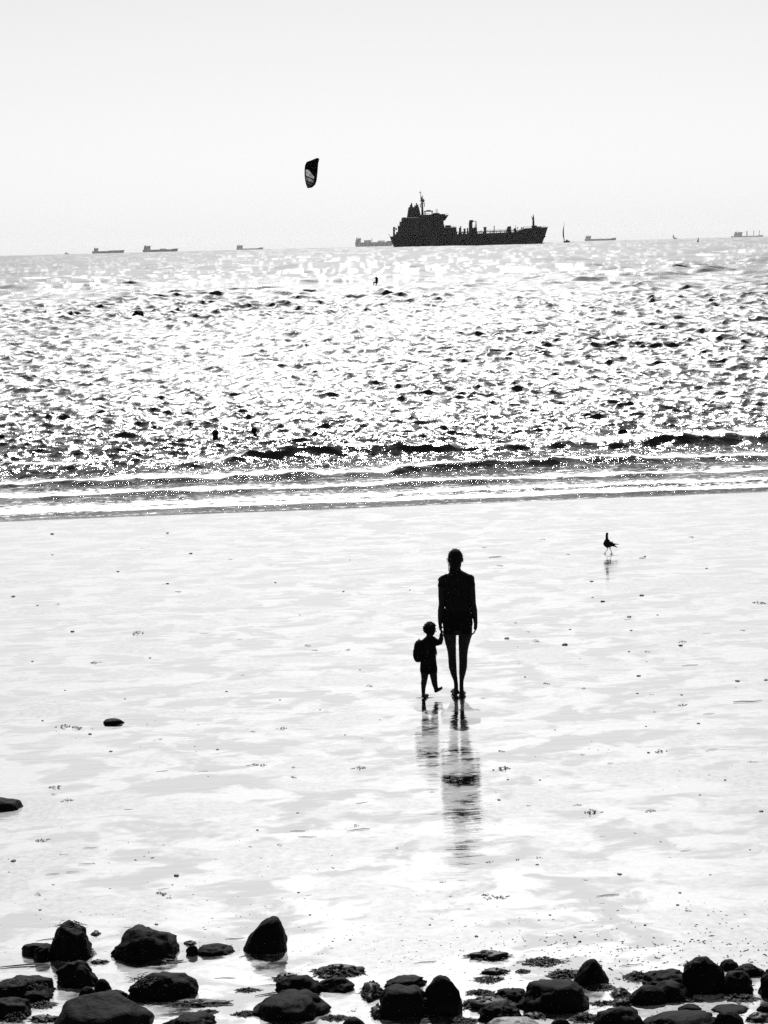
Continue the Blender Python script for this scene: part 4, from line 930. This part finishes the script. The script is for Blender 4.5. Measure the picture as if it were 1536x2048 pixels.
WEEDS = [
 (935,1899,1019,1922,'dense oval seaweed mound reflected in a shallow pool',120,1),(1040,1912,1132,1931,'thin splayed seaweed frond beside the dense oval mound',50,0),
 (962,1934,1019,1951,'low seaweed mat just below the dense oval seaweed mound',45,1),(1030,1938,1060,1947,'thin seaweed scrap beside the mat below the dense oval mound',30,0),(1092,1937,1166,1957,'shaggy seaweed spilling from the pointed triangular boulder',70,1),
 (1172,1965,1228,1981,'dark seaweed skirt at the base of the pointed triangular boulder',60,1),(627,1925,727,1957,'largest heap of layered seaweed, above the lens-shaped rock',120,1),
 (546,1944,602,1966,'tangled seaweed behind the upright rock',70,1),(720,1958,768,2004,'tall ragged seaweed tangle at the edge of the blocky boulder',110,1),
 (920,1988,1042,2022,'wide spread of matted seaweed around the weed-matted stone',150,1),(330,1998,458,2014,'long flat seaweed strip below the big hunched boulder',90,1),
 (262,1917,362,1931,'flat seaweed fringe under the wide grey-topped boulder',60,1),(368,1880,392,1892,'small bushy weed tuft by the pale-marked stone',40,1),
 (139,1888,192,1918,'pale tangled weed draped at the foot of the domed weedy boulder',70,0),(183,1860,200,1873,'small leafy weed tip poking out beside the domed weedy boulder',25,1),
 (1218,1993,1272,2015,'seaweed mat at the end of the low smooth overlapping boulders',60,1),(640,2028,700,2042,'seaweed film beside the plain rounded cobble',60,0),(465,2020,520,2034,'seaweed fringe at the toe of the broad wedge-shaped boulder',50,0),(0,2018,60,2046,'seaweed spread under the low dark boulder below the frilled weedy one',60,0),(60,2028,118,2046,'dense seaweed mat beside the largest smooth dome',70,1),
 (470,1975,520,1985,'thin seaweed smear on the open sand near the wedge-shaped boulder',45,0),(180,1918,216,1930,'dark weed tuft at the shoulder of the humped boulder',35,1),(1300,1992,1400,2006,'seaweed film under the smooth slab-backed boulder',60,0),(1440,1986,1520,2004,'seaweed film under the grey-hollowed boulder',60,0),(1490,2024,1545,2046,'thick seaweed mat past the end of the long ridged boulder',90,1),
 (790,2030,930,2046,'seaweed litter along the foot of the blocky boulder',110,0),(930,1978,990,1992,'thin weed mat above the wide spread of matted seaweed',50,0),(944,1950,1010,1966,'thin weed streak between the oval mound and the matted spread',40,0),(396,2018,440,2028,'weed streak above the bushy weed-covered stone',40,0),(1180,2000,1230,2012,'weed streak beside the square-shouldered boulder',40,0),
 (1248,1940,1300,1962,'frothy weed scraps beside the weed-hung rock',60,0),(58,2000,112,2018,'seaweed litter under the broad weedy boulder',60,0),(1222,1974,1262,1998,'ragged weed clump at the dark end of the smooth low boulder',70,1),(1140,2024,1202,2046,'weed mat between the small domed cobble and a dark domed boulder',90,1),(1046,2022,1104,2038,'weed mat under the square-shouldered boulder by the pale grey stone',90,1),(740,2006,775,2040,'weed tangle at the sheer side of the blocky boulder',80,1),
 (880,2034,960,2050,'seaweed litter below the round-headed boulder',70,0),
]
for i, (a, b, c, d, lab, n, m) in enumerate(WEEDS): weed(a, b, c, d, lab, 300 + i, n, mound=bool(m))
# weed growing on the crowns of boulders
for i, (px, py, w, lab) in enumerate(((140, 1846, 30, 'weed fringe on the crown of the tall domed boulder'), (40, 1962, 44, 'frilled weed on top of the broad weedy boulder'), (300, 1954, 40, 'glistening weed on the shoulder of the big hunched boulder'), (1385, 1925, 20, 'sparkling weed on the shoulder of the tall rounded boulder'))):
    K = 15.6 / F_PX; o = link('seaweed_clump', weed_mesh(w * K, w * K * .6, .05, 60, 500 + i, .003, .006), M_WEED)
    hit = None
    d = ray(px, py); best = None
    dg = bpy.context.evaluated_depsgraph_get(); ok, loc, *_ = scene.ray_cast(dg, EYE, d)
    o.location = loc + Vector((0, 0.02, -.03)) if ok else ground(px, py); tag(o, lab, 'seaweed', WEEDG)

TW = 'thin dark twig lying on the wet sand'; PB = 'tiny dark pebble on the wet sand'; SC = 'small scrap of seaweed stranded on the wet sand'
VAR = {'p': [rock_mesh(.5, .4, .4, 700 + k, n=2.3, rough=.25, sub=3) for k in range(4)], 's': [weed_mesh(.42, .3, .16, 9, 722 + k, .03, .07) for k in range(5)], 't': []}
for k in range(4):
    rr = random.Random(740 + k); bm = bmesh.new(); tube(bm, [(-.5, 0, .03), (-.2, rr.uniform(-.06, .06), .04), (.15, rr.uniform(-.08, .08), .03), (.5, rr.uniform(-.1, .1), .03)], [.012, .02, .018, .008], 5); VAR['t'].append(to_mesh('twig', bm))
MATS = {'p': M_PEBBLE, 's': M_WEED, 't': M_WEED}; NAMES = {'p': 'pebble', 's': 'seaweed_scrap', 't': 'twig'}; LABS = {'p': PB, 's': SC, 't': TW}
GRP = {'p': 'dark pebbles scattered on the wet sand', 's': 'seaweed scraps scattered on the wet sand', 't': 'twigs scattered on the wet sand'}
SCRAPS = """p104,1068,7 p105,1110,5 p335,1066,5 p382,1107,6 t285,1097,9 s462,1119,8 p236,1143,5 s354,1184,14 p27,1193,7 s116,1208,10 p75,1211,5 p551,1165,4 p687,1183,4 p145,1263,7 s275,1266,24 s190,1325,18 p65,1323,5
t407,1267,14 t480,1279,12 s615,1291,13 s631,1301,11 s695,1300,12 p300,1316,5 s485,1351,9 s739,1372,14 p335,1167,5 p453,1383,5 p130,1381,4 p250,1398,4 s1383,1074,11 s967,1095,10 t990,1114,24 s998,1132,14 s1086,1079,9 s1136,1109,9
s1283,1116,12 p1290,1113,5 p1413,1137,5 p1183,1163,7 p1283,1191,8 p1205,1203,8 p1185,1195,4 s1516,1206,23 p1259,1234,8 t1256,1239,13 p1315,1230,4 s1032,1246,10 s1055,1264,9 p1014,1277,9 s1072,1282,15 p1130,1289,10 p1262,1261,5 s1483,1261,12
t1413,1267,15 p1140,1259,5 s1367,1284,15 p1361,1291,8 s1297,1303,12 p1258,1303,4 t1379,1331,30 p1277,1352,8 s1169,1377,13 s1096,1367,16 p1275,1387,5 s1303,1389,9 p1475,1362,8 p1532,1360,7 s964,1397,12 p1050,1354,4 p1363,1390,5
s1363,1410,17 t1496,1404,50 t1418,1428,22 p1397,1447,6 p1292,1453,4 p1309,1424,4 s1322,1503,21 p1297,1505,5 t1422,1500,26 s1165,1509,9 s1219,1526,10 s1003,1538,30 s1005,1502,14 p1016,1559,4 p998,1600,6 s1157,1611,14 s1186,1625,30 s1059,1611,9
t1206,1673,15 p1270,1667,5 s1304,1623,20 p1523,1623,8 p1321,1684,5 s1349,1691,10 t1372,1702,22 s1339,1716,10 p1239,1749,9 s1169,1761,13 s1078,1716,14 p1074,1730,7 s977,1724,16 s1034,1720,14 t1215,1791,42 t1204,1807,11 s975,1793,26 s1000,1794,26
p1355,1810,6 s1378,1821,12 p1360,1786,6 s937,1818,9 t1507,1524,22 s126,1453,24 s149,1456,24 p180,1468,6 p85,1441,4 s320,1479,9 s564,1457,17 s508,1463,10 p435,1499,5 p221,1503,6 s508,1531,20 s524,1531,18 s418,1553,10 t406,1543,18 t324,1543,22
t340,1530,11 s586,1535,12 s590,1555,18 s111,1575,24 s107,1589,12 s137,1602,22 t230,1600,11 t258,1619,17 p515,1660,5 s559,1690,11 s82,1680,24 p27,1722,9 t129,1709,18 t174,1728,30 t105,1748,24 t145,1744,22 p353,1751,9 s318,1788,24 s338,1796,10
s76,1789,13 t328,1778,22 t182,1696,26 s664,1736,9 p597,1785,5 t617,1791,12 s884,1764,12 s900,1793,9 p953,1873,7 t716,1660,42 s712,1651,12 t595,1662,26 t615,1674,32 t724,1606,22 p595,1626,5 p794,1696,4 s720,1537,24 p313,1849,7 p80,1820,5
t850,1396,30 s905,1560,20 s865,1585,10 p1150,1874,5 p1160,1883,6 s1475,1960,9 s1235,1957,11 s705,2024,16 s712,2019,8 t500,1912,40 t45,1933,90 t92,1880,36 t470,1878,34 t255,1855,14 t555,1987,80 t450,1957,36 t850,1925,40 t1265,1930,40
p760,1440,4 p690,1470,4 p640,1420,4 p560,1400,4 p720,1340,4 p800,1250,3 p820,1180,3 p700,1120,3 p600,1230,3 p1450,1560,5 p1400,1590,4 p1110,1460,4 p1080,1560,4 p1500,1700,5 p1420,1750,5 p1290,1850,5 p1100,1830,5 p860,1850,5 p700,1880,5 p620,1830,5""".split()
for i, tok in enumerate(SCRAPS):
    k = tok[0]; px, py, w = (float(v) for v in tok[1:].split(','))
    c = ground(px, py); S = w * c.y / F_PX * (1.45 if k == 's' else 1.2); rr = random.Random(900 + i)
    o = link(NAMES[k], VAR[k][i % len(VAR[k])], MATS[k]); o.location = (c.x, c.y, 0.0); tag(o, LABS[k], {'p': 'pebble', 's': 'seaweed', 't': 'twig'}[k], GRP[k])
    o.scale = (S, S * (1.0 if k == 't' else 1.6), S * (0.6 if k == 'p' else .8)); o.rotation_euler = (0, 0, rr.uniform(-.25, .25) + (.12 if k == 't' else 0) + (math.pi if rr.random() < .5 else 0))
# uncountable crumbs of weed and shell on the sand, thicker towards the rocks
def make_crumbs():
    rr = random.Random(77); vs, fs = [], []
    for k in range(2600):
        px = rr.uniform(-60, 1600); py = 1040 + 1030 * (rr.random() ** .45) if k < 700 else rr.uniform(1880, 2060) - rr.random() ** 6 * 120
        c = ground(px, py); s = rr.uniform(.0015, .005) * (1 if k < 700 else 1.3); a = rr.uniform(0, 6.28); e = rr.uniform(1, 5); b = len(vs)
        ca, sa = math.cos(a) * s * e, math.sin(a) * s * e
        vs += [(c.x - ca, c.y - sa, -.001), (c.x + sa / e, c.y - ca / e, -.001), (c.x + ca, c.y + sa, -.001), (c.x - sa / e, c.y + ca / e, -.001), (c.x, c.y, s * .7)]
        fs += [(b, b + 1, b + 4), (b + 1, b + 2, b + 4), (b + 2, b + 3, b + 4), (b + 3, b, b + 4)]
    me = bpy.data.meshes.new('sand_crumbs'); me.from_pydata(vs, [], fs); o = link('sand_crumbs', me, M_PEBBLE); tag(o, 'dark crumbs of weed and grit strewn over the sand', 'debris', kind='stuff')
make_crumbs()

# ---------------------------------------------------------------- haze
def make_haze():
    me = bpy.data.meshes.new('haze'); bm = bmesh.new()
    bmesh.ops.create_cube(bm, size=1.0)
    for v in bm.verts: v.co = Vector((v.co.x * 32000, 8000 + v.co.y * 17000, 22 + v.co.z * 90))
    bm.to_mesh(me); bm.free()
    m = bpy.data.materials.new('haze_air'); m.use_nodes = True; nt = m.node_tree
    nt.nodes.remove(nt.nodes['Principled BSDF'])
    v = nt.nodes.new('ShaderNodeVolumePrincipled'); v.inputs['Color'].default_value = (0.95, 0.95, 0.95, 1)
    v.inputs['Density'].default_value = 7e-6; v.inputs['Anisotropy'].default_value = 0.22
    nt.links.new(v.outputs[0], nt.nodes['Material Output'].inputs['Volume'])
    m.cycles.homogeneous_volume = True
    o = link('haze', me, m); tag(o, 'thin pale sea haze over the water', 'haze', kind='stuff')
HAZE = True
if HAZE: make_haze()
